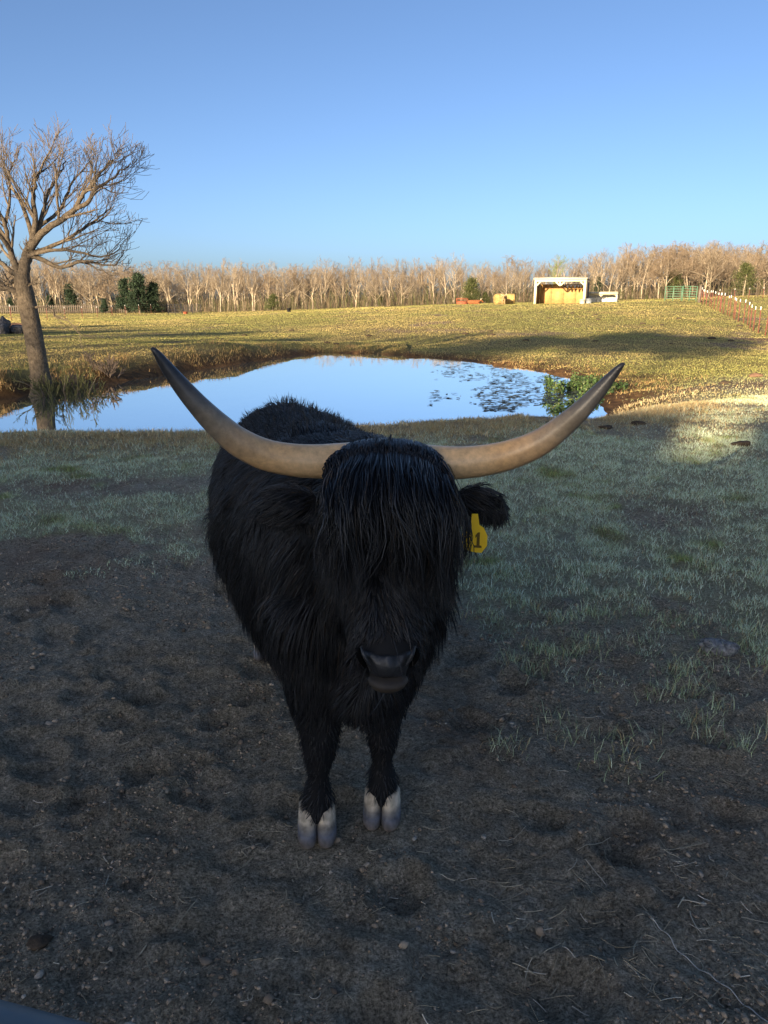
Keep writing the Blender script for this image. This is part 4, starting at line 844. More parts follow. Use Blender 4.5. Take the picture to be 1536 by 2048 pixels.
def grow(P, Nn, D, L, lift, sag, k, ncl, amt, wave=0.0):
    """roots, normals, comb direction, length, lift off the skin, sag by weight"""
    tip = P + L[:, None] * norml(D + Nn * lift[:, None]); tip = tip + np.array([0, 0, -1]) * (L * sag)[:, None]; tip = clump(P, tip, ncl, amt)
    mid1 = P + (tip - P) * .42 + Nn * (L * (.10 + .25 * lift))[:, None] + np.array([0, 0, 1]) * (L * sag * .25)[:, None]
    t = np.linspace(0, 1, k)[None, :, None]; Q = (1 - t) ** 2 * P[:, None] + 2 * t * (1 - t) * mid1[:, None] + t ** 2 * tip[:, None]
    if wave: ph = rs.uniform(0, 6.28, (len(P), 1, 1)); wv = norml(rs.normal(size=(len(P), 1, 3))); Q = Q + wv * np.sin(t * 7 + ph) * wave * t
    return Q
def hair_col(n, spread=.5, brown=.06):
    c = np.tile(np.array([.0115, .012, .0135]), (n, 1)) * rs.lognormal(0, spread, (n, 1)); b = rs.random(n) < brown; c[b] = np.array([.022, .014, .008]) * rs.uniform(.6, 1.6, (b.sum(), 1)); return c
tc = bv[tri].mean(1); hs, hd, hx = head_coord(tc)
is_head = (tc[:, 1] < 1.93) & (tc[:, 2] > .62) & (np.abs(tc[:, 0]) < .30) & (hs > -.35); is_leg = (tc[:, 2] < .44)
# body coat
P, Nn = sample(40000, np.where(is_head, .02, np.where(is_leg, .55, 1.0)) * np.where(tc[:, 1] > 3.3, .5, 1) * np.where(tc[:, 0] > .05, .6, 1))
back = norml(np.array([[-.35, 1.0, 0]])); topw = ss(.55, .95, Nn[:, 2]); low = ss(.75, .5, P[:, 2]); lg = ss(.46, .38, P[:, 2])
lowf = norml(np.stack([fbm(P[:, 0] * 9, P[:, 1] * 9, s, 2, P[:, 2] * 9) - .5 for s in (1, 2, 3)], 1)) * .30
D = np.array([[0, 0, -1.0]]) * (1 - .8 * topw)[:, None] + back * (.30 + .7 * topw)[:, None] + lowf + rs.normal(0, .10, P.shape)
D = D - Nn * np.sum(D * Nn, 1)[:, None] * .9
L = (.085 + .05 * rs.random(len(P)) + .035 * ss(.9, .6, P[:, 2])) * (1 - .35 * topw); L = L * (1 - .72 * lg); L = np.where((P[:, 2] < .62) & (P[:, 2] > .44) & (Nn[:, 2] < .2), L * rs.uniform(1.0, 1.6, len(P)), L)
frt = (P[:, 1] < 2.22) & (P[:, 2] < .72); L = np.where(frt, np.minimum(L, np.interp(P[:, 2], [.40, .50, .72], [.022, .050, .085])), L); L = np.where((P[:, 2] < .29) & (P[:, 2] > .16), .014, L); L = np.where((P[:, 2] < .16) & (P[:, 2] > .06), .034, L); L = np.where(P[:, 2] < .075, .012, L)
Q = grow(P, Nn, D, L, .28 + .22 * topw + .15 * rs.random(len(P)), .22 * (1 - lg), 4, 3600, .55 * (1 - lg) * rs.uniform(.4, 1.2, len(P)))
Q[..., 2] = np.maximum(Q[..., 2], .012)
strands('body_coat', Q, rs.uniform(.0009, .0019, len(P)), hair_col(len(P)), label='long shaggy black coat')
# tufts standing up along the hips
P, Nn = sample(1500, ((tc[:, 2] > 1.10) & (tc[:, 1] > 2.5)).astype(float)); D = Nn * .9 + rs.normal(0, .45, P.shape) + np.array([[-.2, .2, .3]])
Q = grow(P, Nn, D, rs.uniform(.03, .07, len(P)), np.full(len(P), .6), .05, 4, 260, np.full(len(P), .5)); strands('hip_tufts', Q, rs.uniform(.0008, .0015, len(P)), hair_col(len(P)))
# head coat
P, Nn = sample(15000, is_head * np.where(hd > -.02, 1.6, 1.0)); s_, d_, x_ = head_coord(P)
sel = ~((s_ > .87) & (d_ > -.03) & (np.abs(x_ - .008) < .056)); P, Nn, s_, d_, x_ = P[sel], Nn[sel], s_[sel], d_[sel], x_[sel]
lowf = np.stack([fbm(P[:, 0] * 14, P[:, 1] * 14, s, 2, P[:, 2] * 14) - .5 for s in (4, 5, 6)], 1) * 1.5
earw = ss(.150, .185, np.abs(x_)) * (s_ < .5)
D = np.array([[0, -.05, -1.0]]) + np.sign(x_)[:, None] * ex_[None] * np.clip(np.abs(x_) * 4, 0, .6)[:, None] + lowf + rs.normal(0, .14, P.shape)
D = D * (1 - .5 * earw)[:, None] + earw[:, None] * np.sign(x_)[:, None] * ex_[None] * .9; D = D - Nn * np.sum(D * Nn, 1)[:, None] * .85
L = (.040 + .030 * rs.random(len(P))) * np.interp(s_, [-.2, .05, .3, .6, .8, .95], [.4, .7, .85, .85, .62, .32]); cheek = ss(.07, .12, np.abs(x_)) * ss(.3, .45, s_) * ss(.95, .75, s_); L = L * (1 + .6 * cheek) * (1 + .1 * earw)
Q = grow(P, Nn, D, L, .24 + .2 * cheek + .15 * rs.random(len(P)) - .18 * (s_ < .05), .18, 4, 1500, rs.uniform(.3, .75, len(P)), .004)
strands('face_coat', Q, rs.uniform(.0008, .0016, len(P)), hair_col(len(P), .5, .14))
# forelock combed over the brow from the poll
n = 3600; xr = rs.uniform(-.132, .142, n) ; yb = rs.uniform(-.075, .075, n); root = np.stack([PH[0] + xr, PH[1] - .02 + yb, PH[2] + .016 - .035 * (np.abs(xr - .005) / .135) ** 3.5 - .25 * np.clip(-yb, 0, 1)], 1)

for i in range(n):                                 # seat every root on the skin
    hit = bvh.ray_cast(Vector((root[i, 0], root[i, 1], 1.8)), Vector((0, 0, -1)))[0]
    if hit is not None and hit.z > PH[2] - .12: root[i, 2] = hit.z - .004
lockid = vn(xr * 42, yb * 30, 9); Lf = rs.uniform(.15, .30, n) * (1 - .10 * np.abs(xr) / .16) + .09 * (rs.random(n) < .22)
k = 9; t = np.linspace(0, 1, k)[None, :]; fwd = .055 + .085 * rs.random(n) + .04 * lockid; fwd = fwd * (1 - .2 * (np.abs(xr) / .16) ** 2)
Yp = root[:, 1:2] - (fwd + .055)[:, None] * (1 - (1 - np.clip(t * 1.7, 0, 1)) ** 2) - .12 * Lf[:, None] * t
Zp = root[:, 2:3] + .030 * np.sin(np.clip(t * 3.0, 0, math.pi)) * (t < 1.05) * (.35 + .8 * rs.random((n, 1))) - Lf[:, None] * np.clip(t - .10, 0, 1) ** 1.15
Xp = root[:, 0:1] + (xr * .10)[:, None] * t + ((lockid - .5) * .10)[:, None] * t + rs.normal(0, .010, (n, 1)) * t + .013 * np.sin(t * rs.uniform(5, 10, (n, 1)) + rs.uniform(0, 6.28, (n, 1))) * t
Q = np.stack([Xp, Yp, Zp], 2)
lead = rs.choice(n, 150, replace=False); kd = KDTree(150)
for i, j in enumerate(lead): kd.insert((xr[j], yb[j], 0), i)
kd.balance(); ld = np.array([lead[kd.find((a, b_, 0))[1]] for a, b_ in zip(xr, yb)]); amt = (rs.uniform(.35, .95, n)[:, None] * t ** 1.2)[..., None]
Q = Q + (Q[ld] + (Q[:, :1] - Q[ld][:, :1]) * .3 - Q) * amt
phs = rs.uniform(0, 6.28, (150,)); lidx = {j: i for i, j in enumerate(lead)}; lw = np.array([phs[lidx[j]] for j in ld])[:, None]; Q[..., 0] += .011 * np.sin(t * 8 + lw) * t; Q[..., 1] -= .010 * (1 + np.sin(t * 6 + lw * 1.7)) * t
flat = Q.reshape(-1, 3)
for i in range(len(flat)):                         # keep the locks outside the skull
    p = Vector(flat[i]); loc, nor, _, dist = bvh.find_nearest(p, .25)
    if loc is not None and (p - loc).dot(nor) < .012: flat[i] = loc + nor * (.012 + .01 * (i % 3))
Q = flat.reshape(Q.shape); M['lock'] = mat('forelock_hair', (.008, .008, .0085), .38, .40, attr_col='col')
strands('forelock', Q, rs.uniform(.0010, .0023, n), hair_col(n, .55, .05), 'lock', 'long black forelock hanging over the eyes')
# fringe below both ears and the lock across the tag
fr = []
for (ax, ay), (bx_, by_), n_, L0 in (((958, 1025), (1008, 1020), 260, .045), ((512, 1030), (625, 1050), 300, .035), ((1000, 985), (1012, 1030), 120, .03), ((930, 1040), (944, 1044), 60, .10), ((880, 1040), (918, 1055), 160, .05)):
    u = rs.random(n_); a = np.array([at_y(ax + (bx_ - ax) * q, ay + (by_ - ay) * q, 1.815 - (.045 if L0 > .1 else 0) + rs.uniform(-.012, .015)) for q in u]); LL = L0 * rs.uniform(.5, 1.25, n_)
    tip = a + np.stack([rs.normal(.05, .22, n_) * LL, rs.normal(0, .2, n_) * LL, -LL], 1); md = (a + tip) / 2 + rs.normal(0, .003, a.shape); tt = np.linspace(0, 1, 4)[None, :, None]; fr.append((1 - tt) ** 2 * a[:, None] + 2 * tt * (1 - tt) * md[:, None] + tt ** 2 * tip[:, None])
fr = np.concatenate(fr); strands('ear_fringe', fr, rs.uniform(.0009, .0017, len(fr)), hair_col(len(fr)))

# --- horns
def horn_mat():
    m = bpy.data.materials.new('horn'); m.use_nodes = True; N, L = m.node_tree.nodes, m.node_tree.links; b = N['Principled BSDF']; b.inputs['Roughness'].default_value = .38; b.inputs['Specular IOR Level'].default_value = .45
    a = N.new('ShaderNodeAttribute'); a.attribute_name = 'along'; tc_ = N.new('ShaderNodeTexCoord')
    n1 = N.new('ShaderNodeTexNoise'); n1.inputs['Scale'].default_value = 7; n1.inputs['Detail'].default_value = 8; n1.inputs['Roughness'].default_value = .65; L.new(tc_.outputs['Object'], n1.inputs['Vector'])
    ma = N.new('ShaderNodeMath'); ma.operation = 'MULTIPLY_ADD'; ma.inputs[1].default_value = .30; L.new(n1.outputs['Fac'], ma.inputs[0]); ad = N.new('ShaderNodeMath'); ad.operation = 'SUBTRACT'; ad.inputs[1].default_value = .15; L.new(a.outputs['Fac'], ad.inputs[0]); L.new(ad.outputs[0], ma.inputs[2])
    r = N.new('ShaderNodeValToRGB'); e = r.color_ramp.elements; pts = [(0, (.60, .42, .23)), (.28, (.60, .37, .17)), (.40, (.44, .29, .155)), (.52, (.24, .19, .13)), (.64, (.105, .095, .082)), (.80, (.035, .035, .037)), (1, (.018, .019, .022))]
    e[0].position, e[0].color = 0, (*pts[0][1], 1); e[1].position, e[1].color = 1, (*pts[-1][1], 1)
    for p, c in pts[1:-1]: q = e.new(p); q.color = (*c, 1)
    L.new(ma.outputs[0], r.inputs['Fac'])
    n2 = N.new('ShaderNodeTexNoise'); n2.inputs['Scale'].default_value = 55; n2.inputs['Detail'].default_value = 9; n2.inputs['Roughness'].default_value = .7; L.new(tc_.outputs['Object'], n2.inputs['Vector'])
    mr = N.new('ShaderNodeMapRange'); mr.inputs['From Min'].default_value = .3; mr.inputs['From Max'].default_value = .7; mr.inputs['To Min'].default_value = .70; mr.inputs['To Max'].default_value = 1.22; L.new(n2.outputs['Fac'], mr.inputs['Value'])
    sc = N.new('ShaderNodeVectorMath'); sc.operation = 'SCALE'; L.new(r.outputs['Color'], sc.inputs[0]); L.new(mr.outputs[0], sc.inputs['Scale']); L.new(sc.outputs[0], b.inputs['Base Color'])
    bp = N.new('ShaderNodeBump'); bp.inputs['Strength'].default_value = .25; bp.inputs['Distance'].default_value = .004; L.new(n2.outputs['Fac'], bp.inputs['Height']); L.new(bp.outputs[0], b.inputs['Normal']); return m
M['horn'] = horn_mat()
for pts, lab in (([(700, 922, 75), (640, 923, 69), (585, 920, 66), (530, 909, 63), (478, 884, 59), (436, 850, 52), (398, 812, 44), (363, 772, 36), (334, 735, 26), (313, 706, 15), (303, 696, 5)], 'long upswept horn at the cow\'s right, tan with dark tip'),
                 ([(850, 926, 75), (912, 926, 66), (968, 921, 63), (1025, 908, 59), (1078, 886, 54), (1122, 855, 47), (1160, 822, 40), (1195, 785, 31), (1223, 753, 21), (1241, 733, 12), (1249, 727, 4)], 'long upswept horn at the cow\'s left, tan with dark tip')):
    k = len(pts); Yh = [1.85, 1.84, 1.83, 1.82, 1.80, 1.78, 1.76, 1.75, 1.74, 1.73, 1.73]; ctr = np.array([at_y(px, py, y_) for (px, py, _), y_ in zip(pts, Yh)]); dep = np.array([c[1] * math.cos(PITCH) + (CAMZ - c[2]) * math.sin(PITCH) for c in ctr])
    rad = np.array([w for _, _, w in pts]) / 2 / F * dep; m_ = 64; C_ = catmull(ctr, m_); r_ = np.interp(np.linspace(0, 1, m_), np.linspace(0, 1, k), rad); hm = MB().tube(C_, np.maximum(r_, .002), 22).mesh('horn')
    al = np.concatenate([np.repeat(np.linspace(0, 1, m_), 22), [0, 1]]); attr(hm, 'along', al); link('horn', hm, M['horn'], cow)['label'] = lab

# --- nose, nostrils, lips, eyes
M['nose'] = mat('wet_nose', (.024, .024, .025), .36, .45, noise=(60, .4), bump=(160, .5, .003)); M['nostril'] = mat('nostril', (.002, .002, .002), .9, .05); M['lip'] = mat('lip', (.045, .034, .024), .55, .3, noise=(40, .3))
gu, gv = 17, 13; V = []
for j in range(gv):
    v = j / (gv - 1); hw = np.interp(v, [0, .15, .4, .75, 1], [50, 53, 45, 37, 35]); cy = np.interp(v, [0, 1], [1312, 1355])
    for i in range(gu):
        u = i / (gu - 1) * 2 - 1; py = cy - 14 * abs(u) ** 2.2 * (1 - v) + 2 * abs(u) * v; yy = 1.487 + .030 * abs(u) ** 2.4 + .018 * (1 - v) ** 2 + .010 * v ** 4 - .004 * math.cos(u * 9) * (1 - v); V.append(at_y(776 + u * hw, py, yy))
V = np.array(V); nF = len(V); bk = V + np.array([0, .05, -.01]); ii_ = (np.arange(gv - 1)[:, None] * gu + np.arange(gu - 1)[None]).ravel()
q = np.stack([ii_, ii_ + gu, ii_ + gu + 1, ii_ + 1], 1); bd = list(range(gu)) + [gu * j + gu - 1 for j in range(1, gv)] + list(range(gu * gv - 2, gu * (gv - 1) - 1, -1)) + [gu * j for j in range(gv - 2, 0, -1)]
rim = np.array([[bd[a], bd[(a + 1) % len(bd)], bd[(a + 1) % len(bd)] + nF, bd[a] + nF] for a in range(len(bd))]); nose = link('nose', mesh_np('nose', np.vstack([V, bk]), np.vstack([q, rim])), M['nose'], cow); nose['label'] = 'wet dark grey nose pad'
for sx in (-1, 1):
    pts = catmull([at_y(776 + sx * a, b_, y_) for a, b_, y_ in ((55, 1297, 1.512), (57, 1308, 1.503), (52, 1322, 1.498), (43, 1335, 1.498))], 12); link('nostril', MB().tube(pts, np.interp(np.linspace(0, 1, 12), [0, .4, .8, 1], [.004, .0085, .006, .002]), 10).mesh('nostril'), M['nostril'], nose, (0, 0, 0))
    pts = catmull([at_y(776 + sx * a, b_, y_) for a, b_, y_ in ((53, 1293, 1.508), (50, 1305, 1.493), (44, 1319, 1.489), (36, 1332, 1.489))], 12); link('nostril_rim', MB().tube(pts, np.interp(np.linspace(0, 1, 12), [0, .4, .8, 1], [.0025, .005, .004, .0015]), 8).mesh('nostril_rim'), M['nose'], nose, (0, 0, 0))
link('lower_lip', MB().loft([(at_y(776, 1352, 1.505), at_y(813, 1352, 1.505) - at_y(776, 1352, 1.505), (0, .02, .004)), (at_y(776, 1360, 1.500), at_y(817, 1360, 1.50) - at_y(776, 1360, 1.50), (0, .03, .006)), (at_y(776, 1369, 1.508), at_y(810, 1369, 1.508) - at_y(776, 1369, 1.508), (0, .03, .005)), (at_y(776, 1376, 1.525), at_y(800, 1376, 1.52) - at_y(776, 1376, 1.52), (0, .02, .003))], 18).mesh('lower_lip'), M['lip'], cow)
M['eye'] = mat('eye', (.006, .005, .004), .06, .6)
for sx in (-1, 1):
    e = PH + hax * HL * .40 + hn * .055 + ex_ * sx * .122; me = blob(.021, 2, 2, (1, 1, 1), 0); link('eye', me, M['eye'], cow, tuple(e - np.array(cow_loc)))
# --- cloven hooves
M['hoof'] = mat('hoof', (.3, .3, .3), .65, .25, attr_col='col', noise=(45, .5), bump=(90, .3, .003))
def hoof(cx, cy, yaw=0.0, s=1.0):
    for sx in (-1, 1):
        secs = []; cols_ = []
        for t, wx, ly, z_, fy, cc in ((0, .026, .050, .002, -.018, (.16, .125, .095)), (.12, .029, .055, .010, -.018, (.15, .125, .105)), (.40, .0285, .050, .034, -.011, (.12, .125, .15)), (.58, .028, .046, .050, -.006, (.22, .195, .165)), (.72, .027, .042, .066, .000, (.52, .43, .31)), (1.0, .025, .036, .090, .008, (.50, .41, .30)), (1.05, .016, .02, .097, .010, (.02, .02, .02))):
            c = np.array([sx * .0285 - sx * .002 * t, fy, z_]) * s; secs.append((c, (wx * s, 0, 0), (sx * .004, ly * s, 0))); cols_.append(cc)
        m_ = MB().loft(secs, 16).mesh('hoof'); v = np.empty(len(m_.vertices) * 3, dtype=np.float32); m_.vertices.foreach_get('co', v); v = v.reshape(-1, 3); ca, sa = math.cos(yaw), math.sin(yaw); v = np.stack([v[:, 0] * ca - v[:, 1] * sa + cx, v[:, 0] * sa + v[:, 1] * ca + cy, v[:, 2]], 1); m_.vertices.foreach_set('co', v.astype(np.float32).ravel())
        C = np.vstack([np.repeat(np.array(cols_), 16, axis=0), [cols_[0]], [cols_[-1]]]); cattr(m_, 'col', C); link('hoof', m_, M['hoof'], cow)
hoof(-.214, 2.02, R(4), 1.1); hoof(-.006, 2.10, R(-5), 1.1); hoof(-.57, 3.27); hoof(-.31, 3.36)
# --- ear tag
M['tag'] = mat('tag_yellow', (.92, .56, .015), .45, .4, noise=(20, .08)); M['ink'] = mat('tag_ink', (.16, .10, .02), .7, .2)
def plate(name, pts, Yf, th, m, par, off=None):
    a = np.array([at_y(px, py, Yf) for px, py in pts]); b = a + np.array([0, th, 0]); n_ = len(a); bm = bmesh.new(); va = [bm.verts.new(p) for p in a]; vb = [bm.verts.new(p) for p in b]; bm.faces.new(va); bm.faces.new(vb[::-1])
    for i in range(n_): bm.faces.new([va[i], vb[i], vb[(i + 1) % n_], va[(i + 1) % n_]])
    bmesh.ops.recalc_face_normals(bm, faces=bm.faces[:]); me = bpy.data.meshes.new(name); bm.to_mesh(me); bm.free(); return link(name, me, m, par, off)
et = plate('ear_tag', [(944, 1028), (956, 1028), (959, 1050), (968, 1056), (975, 1072), (974, 1092), (963, 1106), (945, 1104), (928, 1097), (922, 1080), (925, 1063), (936, 1054), (942, 1050)], 1.765, .004, M['tag'], cow); et['label'] = 'yellow ear tag printed with the number 1'
plate('digit', [(951, 1071), (956, 1065), (960, 1065), (959, 1091), (963, 1092), (963, 1096), (948, 1095), (948, 1091), (953, 1091), (954, 1073), (951, 1076)], 1.7635, .001, M['ink'], et, (0, 0, 0))

# ------------------------------------------------------------------ grass, straw, clods
rs = np.random.default_rng(99)
def blades(name, label, x, y, h, w, lean, colr, zoff=0, bent=None):
    n = len(x); z = ground_z(x, y) - .004 + zoff; a = rs.uniform(0, 6.283, n); ca, sa = np.cos(a), np.sin(a); la = rs.uniform(0, 6.283, n); lx, ly = np.cos(la) * lean * h, np.sin(la) * lean * h
    b = np.stack([x, y, z], 1); s = np.stack([ca * w, sa * w, 0 * w], 1); m1 = b + np.stack([lx * .35, ly * .35, h * .6], 1); tp = b + np.stack([lx, ly, h * np.sqrt(np.clip(1 - .5 * lean ** 2, .2, 1))], 1)
    f = np.ones(n, bool) if bent is None else bent; g_ = ~f; nf, ng = int(f.sum()), int(g_.sum())      # far blades are plain triangles
    V = np.stack([b - s, b + s, m1 + s * .7, m1 - s * .7, tp], 1)[f].reshape(-1, 3); V2 = np.stack([b - s * 1.15, b + s * 1.15, tp], 1)[g_].reshape(-1, 3); o = np.arange(nf)[:, None] * 5; o2 = nf * 5 + np.arange(ng)[:, None] * 3
    me = mesh_np(name, np.vstack([V, V2]), [o + np.array([[0, 1, 2, 3]]), np.vstack([o + np.array([[3, 2, 4]]), o2 + np.array([[0, 1, 2]])])], True); cattr(me, 'col', np.vstack([np.repeat(colr[f], 5, axis=0), np.repeat(colr[g_], 3, axis=0)])); return me
M['blade'] = mat('grass_blade', rough=.7, spec=.2, attr_col='col')
def pick(n, cols, p, v=.35): return np.array(cols)[rs.choice(len(cols), n, p=p)] * rs.uniform(1 - v, 1 + v, (n, 1))
# near pasture in the shade, with frost on it
N0 = 900000; yy = 2.3 + (13.5 - 2.3) * rs.random(N0) ** 1.15; wdt = (yy * .9617 + .45) * .66 + .7; xx = rs.uniform(-1, 1, N0) * wdt
sd_ = sd_near(xx, yy); g, dry, bare, mud, fro = masks(xx, yy, sd_); tuft = ss(.40, .62, fbm(xx * 7, yy * 7, 201, 3)); far_ = ss(3, 7, yy)
keep = (rs.random(N0) < g ** 1.3 * (.07 + .93 * np.maximum(tuft, .38 * far_))) & (sd_ > .05); xx, yy, g, dry, fro, sd_ = xx[keep], yy[keep], g[keep], dry[keep], fro[keep], sd_[keep]; n = len(xx)
if n > 300000: k_ = rs.choice(n, 300000, replace=False); xx, yy, g, dry, fro, sd_ = xx[k_], yy[k_], g[k_], dry[k_], fro[k_], sd_[k_]; n = 300000
tx, ty = [], []
for k in range(70):                                # loose tufts standing in the trodden soil on the right
    cx_, cy_ = rs.uniform(.45, 2.6), rs.uniform(2.35, 3.9); m_ = int(rs.uniform(20, 75)); sp_ = rs.uniform(.02, .06); tx.append(rs.normal(cx_, sp_ * 1.4, m_)); ty.append(rs.normal(cy_, sp_, m_))
tx, ty = np.concatenate(tx), np.concatenate(ty); m_ = len(tx); tall = np.concatenate([np.zeros(n), np.ones(m_)])
xx, yy, g, dry, fro = np.concatenate([xx, tx]), np.concatenate([yy, ty]), np.concatenate([g, np.ones(m_)]), np.concatenate([dry, np.full(m_, .12)]), np.concatenate([fro, np.full(m_, .6)]); n = len(xx)
c = pick(n, [(.19, .26, .06), (.25, .32, .08), (.30, .29, .09)], [.4, .4, .2]); fc = pick(n, [(.68, .78, .58), (.80, .86, .70), (.52, .63, .45)], [.4, .25, .35]); dc = pick(n, [(.48, .35, .16), (.36, .26, .13), (.58, .45, .24)], [.5, .3, .2])
f = np.clip(fro * rs.uniform(.35, 1.15, n), 0, .9)[:, None]; c = c * (1 - f) + fc * f; dsel = rs.random(n) < np.clip(dry * .85 + .07, 0, 1); c[dsel] = dc[dsel]
hh = rs.uniform(.016, .046, n) * (.7 + .5 * g) * np.where(dry > .6, 1.5, 1) * (1 + .7 * tall); blm = blades('frosted_grass', '', xx, yy, hh, .0007 + .00022 * yy, rs.uniform(.3, 1.15, n), c, 0, yy < 4.6)
tag(link('frosted_grass', blm, M['blade']), 'short frosted green grass of the near pasture around the cow', 'grass', kind='stuff')
# tall dry grass on the pond lip and banks
nl = np.where(POND[:, 1] < 13.5)[0]; idx = np.concatenate([rs.integers(0, len(POND), 26000), rs.choice(nl, 16000)]); tt = rs.random(42000)[:, None]; base_p = POND[idx] * (1 - tt) + np.roll(POND, -1, axis=0)[idx] * tt; offd = rs.gamma(2.0, .48, 42000)[:, None]; p = base_p + nrm[idx] * offd
p = p[(p[:, 1] > 9) & (p[:, 0] > -19)]; off2 = sd_near(p[:, 0], p[:, 1]); p = p[off2 > .1]; off2 = off2[off2 > .1]; cl = fbm(p[:, 0] * 1.3, p[:, 1] * 1.3, 301, 3); k_ = rs.random(len(p)) < ss(.38, .6, cl) * np.where(p[:, 1] < 15, 1, .9); p = p[k_]; n = len(p); nearb = p[:, 1] < 15
c = pick(n, [(.42, .29, .12), (.33, .21, .09), (.24, .14, .06), (.16, .15, .06)], [.4, .3, .18, .12]); c[nearb] = pick(int(nearb.sum()), [(.66, .50, .27), (.52, .38, .19), (.40, .33, .16)], [.5, .3, .2]); hh = rs.uniform(.05, .17, n) * np.where(nearb, .6, np.interp(p[:, 0], [-2, 3], [1.0, .55]))
blm = blades('bank_grass', '', p[:, 0], p[:, 1], hh, np.where(nearb, .005, .006), rs.uniform(.3, 1.1, n), c); tag(link('bank_grass', blm, M['blade']), 'dry tan grass fringing the banks of the pond', 'grass', kind='stuff')
# sunlit pasture beyond the pond
N0 = 540000; yy = 12 * (135 / 12) ** (rs.random(N0) ** .85); xx = rs.uniform(-1, 1, N0) * ((yy * .9617 + .45) * .66 + 2.5); sd_ = sd_near(xx, yy); keep = (sd_ > .4) & (yy < 104 + .0 * xx + np.where(xx < 0, 28, 0)); xx, yy, sd_ = xx[keep], yy[keep], sd_[keep]
g, dry, bare, mud, fro = masks(xx, yy, sd_); keep = rs.random(len(xx)) < np.clip(g + .12 - .6 * mud, 0, 1); xx, yy, dry, fro = xx[keep], yy[keep], dry[keep], fro[keep]; n = len(xx)
pat = fbm(xx * .10, yy * .10 + 3, 401, 4) + .5 * (fbm(xx * .6, yy * .6, 402, 3) - .5); c1 = pick(n, [(.26, .265, .070), (.28, .275, .075), (.30, .285, .085)], [.4, .4, .2], .12); c2 = pick(n, [(.44, .345, .125), (.40, .33, .115), (.47, .37, .15)], [.4, .4, .2], .12); m2 = (rs.random(n) < np.clip(ss(.44, .60, pat) * .8 + dry * .3, .10, .9)); c1[m2] = c2[m2]
f = np.clip(fro * rs.uniform(0, .8, n), 0, .8)[:, None]; c1 = c1 * (1 - f) + np.array([.48, .56, .40]) * f
hh = rs.uniform(.014, .036, n) * (1 + .2 * m2) * np.interp(yy, [12, 30, 80], [.9, 1, 1.3]); blm = blades('pasture_grass', '', xx, yy, hh, .0026 + .00028 * yy, rs.uniform(.2, .9, n), c1, 0, yy < 0); tag(link('pasture_grass', blm, M['blade']), 'sunlit yellow-green grass of the pasture beyond the pond', 'grass', kind='stuff')

# straw bits on the soil
def straws(n, xr, yr, Lr, r):
    P = []
    x = rs.uniform(*xr, n); y = yr[0] + (yr[1] - yr[0]) * rs.random(n) ** 1.4; a = rs.uniform(0, 6.283, n); L = rs.uniform(*Lr, n) * rs.uniform(.5, 1.2, n); cv = rs.normal(0, .10, n) + (rs.random(n) < .12) * rs.normal(0, .5, n); k = 5
    t = np.linspace(-.5, .5, k)[None]; ang = a[:, None] + cv[:, None] * t * 2; X_ = x[:, None] + np.cos(ang) * L[:, None] * t; Y_ = y[:, None] + np.sin(ang) * L[:, None] * t; Z_ = ground_z(X_.ravel(), Y_.ravel()).reshape(X_.shape); Z_ = .5 * Z_ + .5 * Z_.max(1, keepdims=True) + .003 + np.abs(t) * rs.uniform(0, .12, (n, 1)) * L[:, None]
    return np.stack([X_, Y_, Z_], 2)
S = np.concatenate([straws(3200, (-2.6, 2.8), (1.2, 6), (.012, .055), 0), straws(80, (-2.2, 2.4), (1.25, 5), (.08, .15), 0), straws(150, (.35, 1.05), (1.4, 1.95), (.02, .09), 0)]); n, k, _ = S.shape; r_ = rs.uniform(.0007, .0016, n); T = norml(np.gradient(S, axis=1)); A = norml(np.cross(T, np.array([0, 0, 1.]))); B = np.cross(T, A)
V = np.stack([S + r_[:, None, None] * (math.cos(q) * A + math.sin(q) * B) for q in (0, 2.094, 4.189)], 2).reshape(-1, 3); o = (np.arange(n)[:, None] * k + np.arange(k - 1)[None]).reshape(-1) * 3
me = mesh_np('straw', V, np.concatenate([np.stack([o + a, o + b_, o + 3 + b_, o + 3 + a], 1) for a, b_ in ((0, 1), (1, 2), (2, 0))])); cattr(me, 'col', np.repeat(pick(n, [(.44, .38, .27), (.32, .26, .17), (.60, .53, .41)], [.45, .4, .15]), k * 3, axis=0)); M['straw'] = mat('straw', rough=.8, spec=.2, attr_col='col'); tag(link('straw', me, M['straw']), 'loose bits of straw strewn over the bare soil', 'straw', kind='stuff')
# crumbs of soil and pebbles
bm = bmesh.new(); bmesh.ops.create_icosphere(bm, subdivisions=1, radius=1); iv = np.array([v.co[:] for v in bm.verts]); it = np.array([[v.index for v in f.verts] for f in bm.faces]); bm.free()
n = 24000; x = rs.uniform(-1, 1, n); y = 1.15 + 4.6 * rs.random(n) ** 1.7; x = x * (y * .62 + .35); g, *_ = masks(x, y, sd_near(x, y)); cl = fbm(x * 2.2, y * 2.2, 501, 3); k_ = (rs.random(n) < (1 - g)) & (rs.random(n) < ss(.40, .62, cl) + .08); x, y = x[k_], y[k_]; n = len(x)
r_ = .0022 * rs.lognormal(0, .60, n) + .0008 * y; r_ = np.minimum(r_, .014); V = iv[None] * (1 + rs.normal(0, .30, (n, len(iv), 1))) * (r_[:, None] * np.stack([rs.uniform(.8, 1.4, n), rs.uniform(.8, 1.4, n), rs.uniform(.5, .9, n)], 1))[:, None]; V = V + np.stack([x, y, ground_z(x, y) + r_ * .15], 1)[:, None]
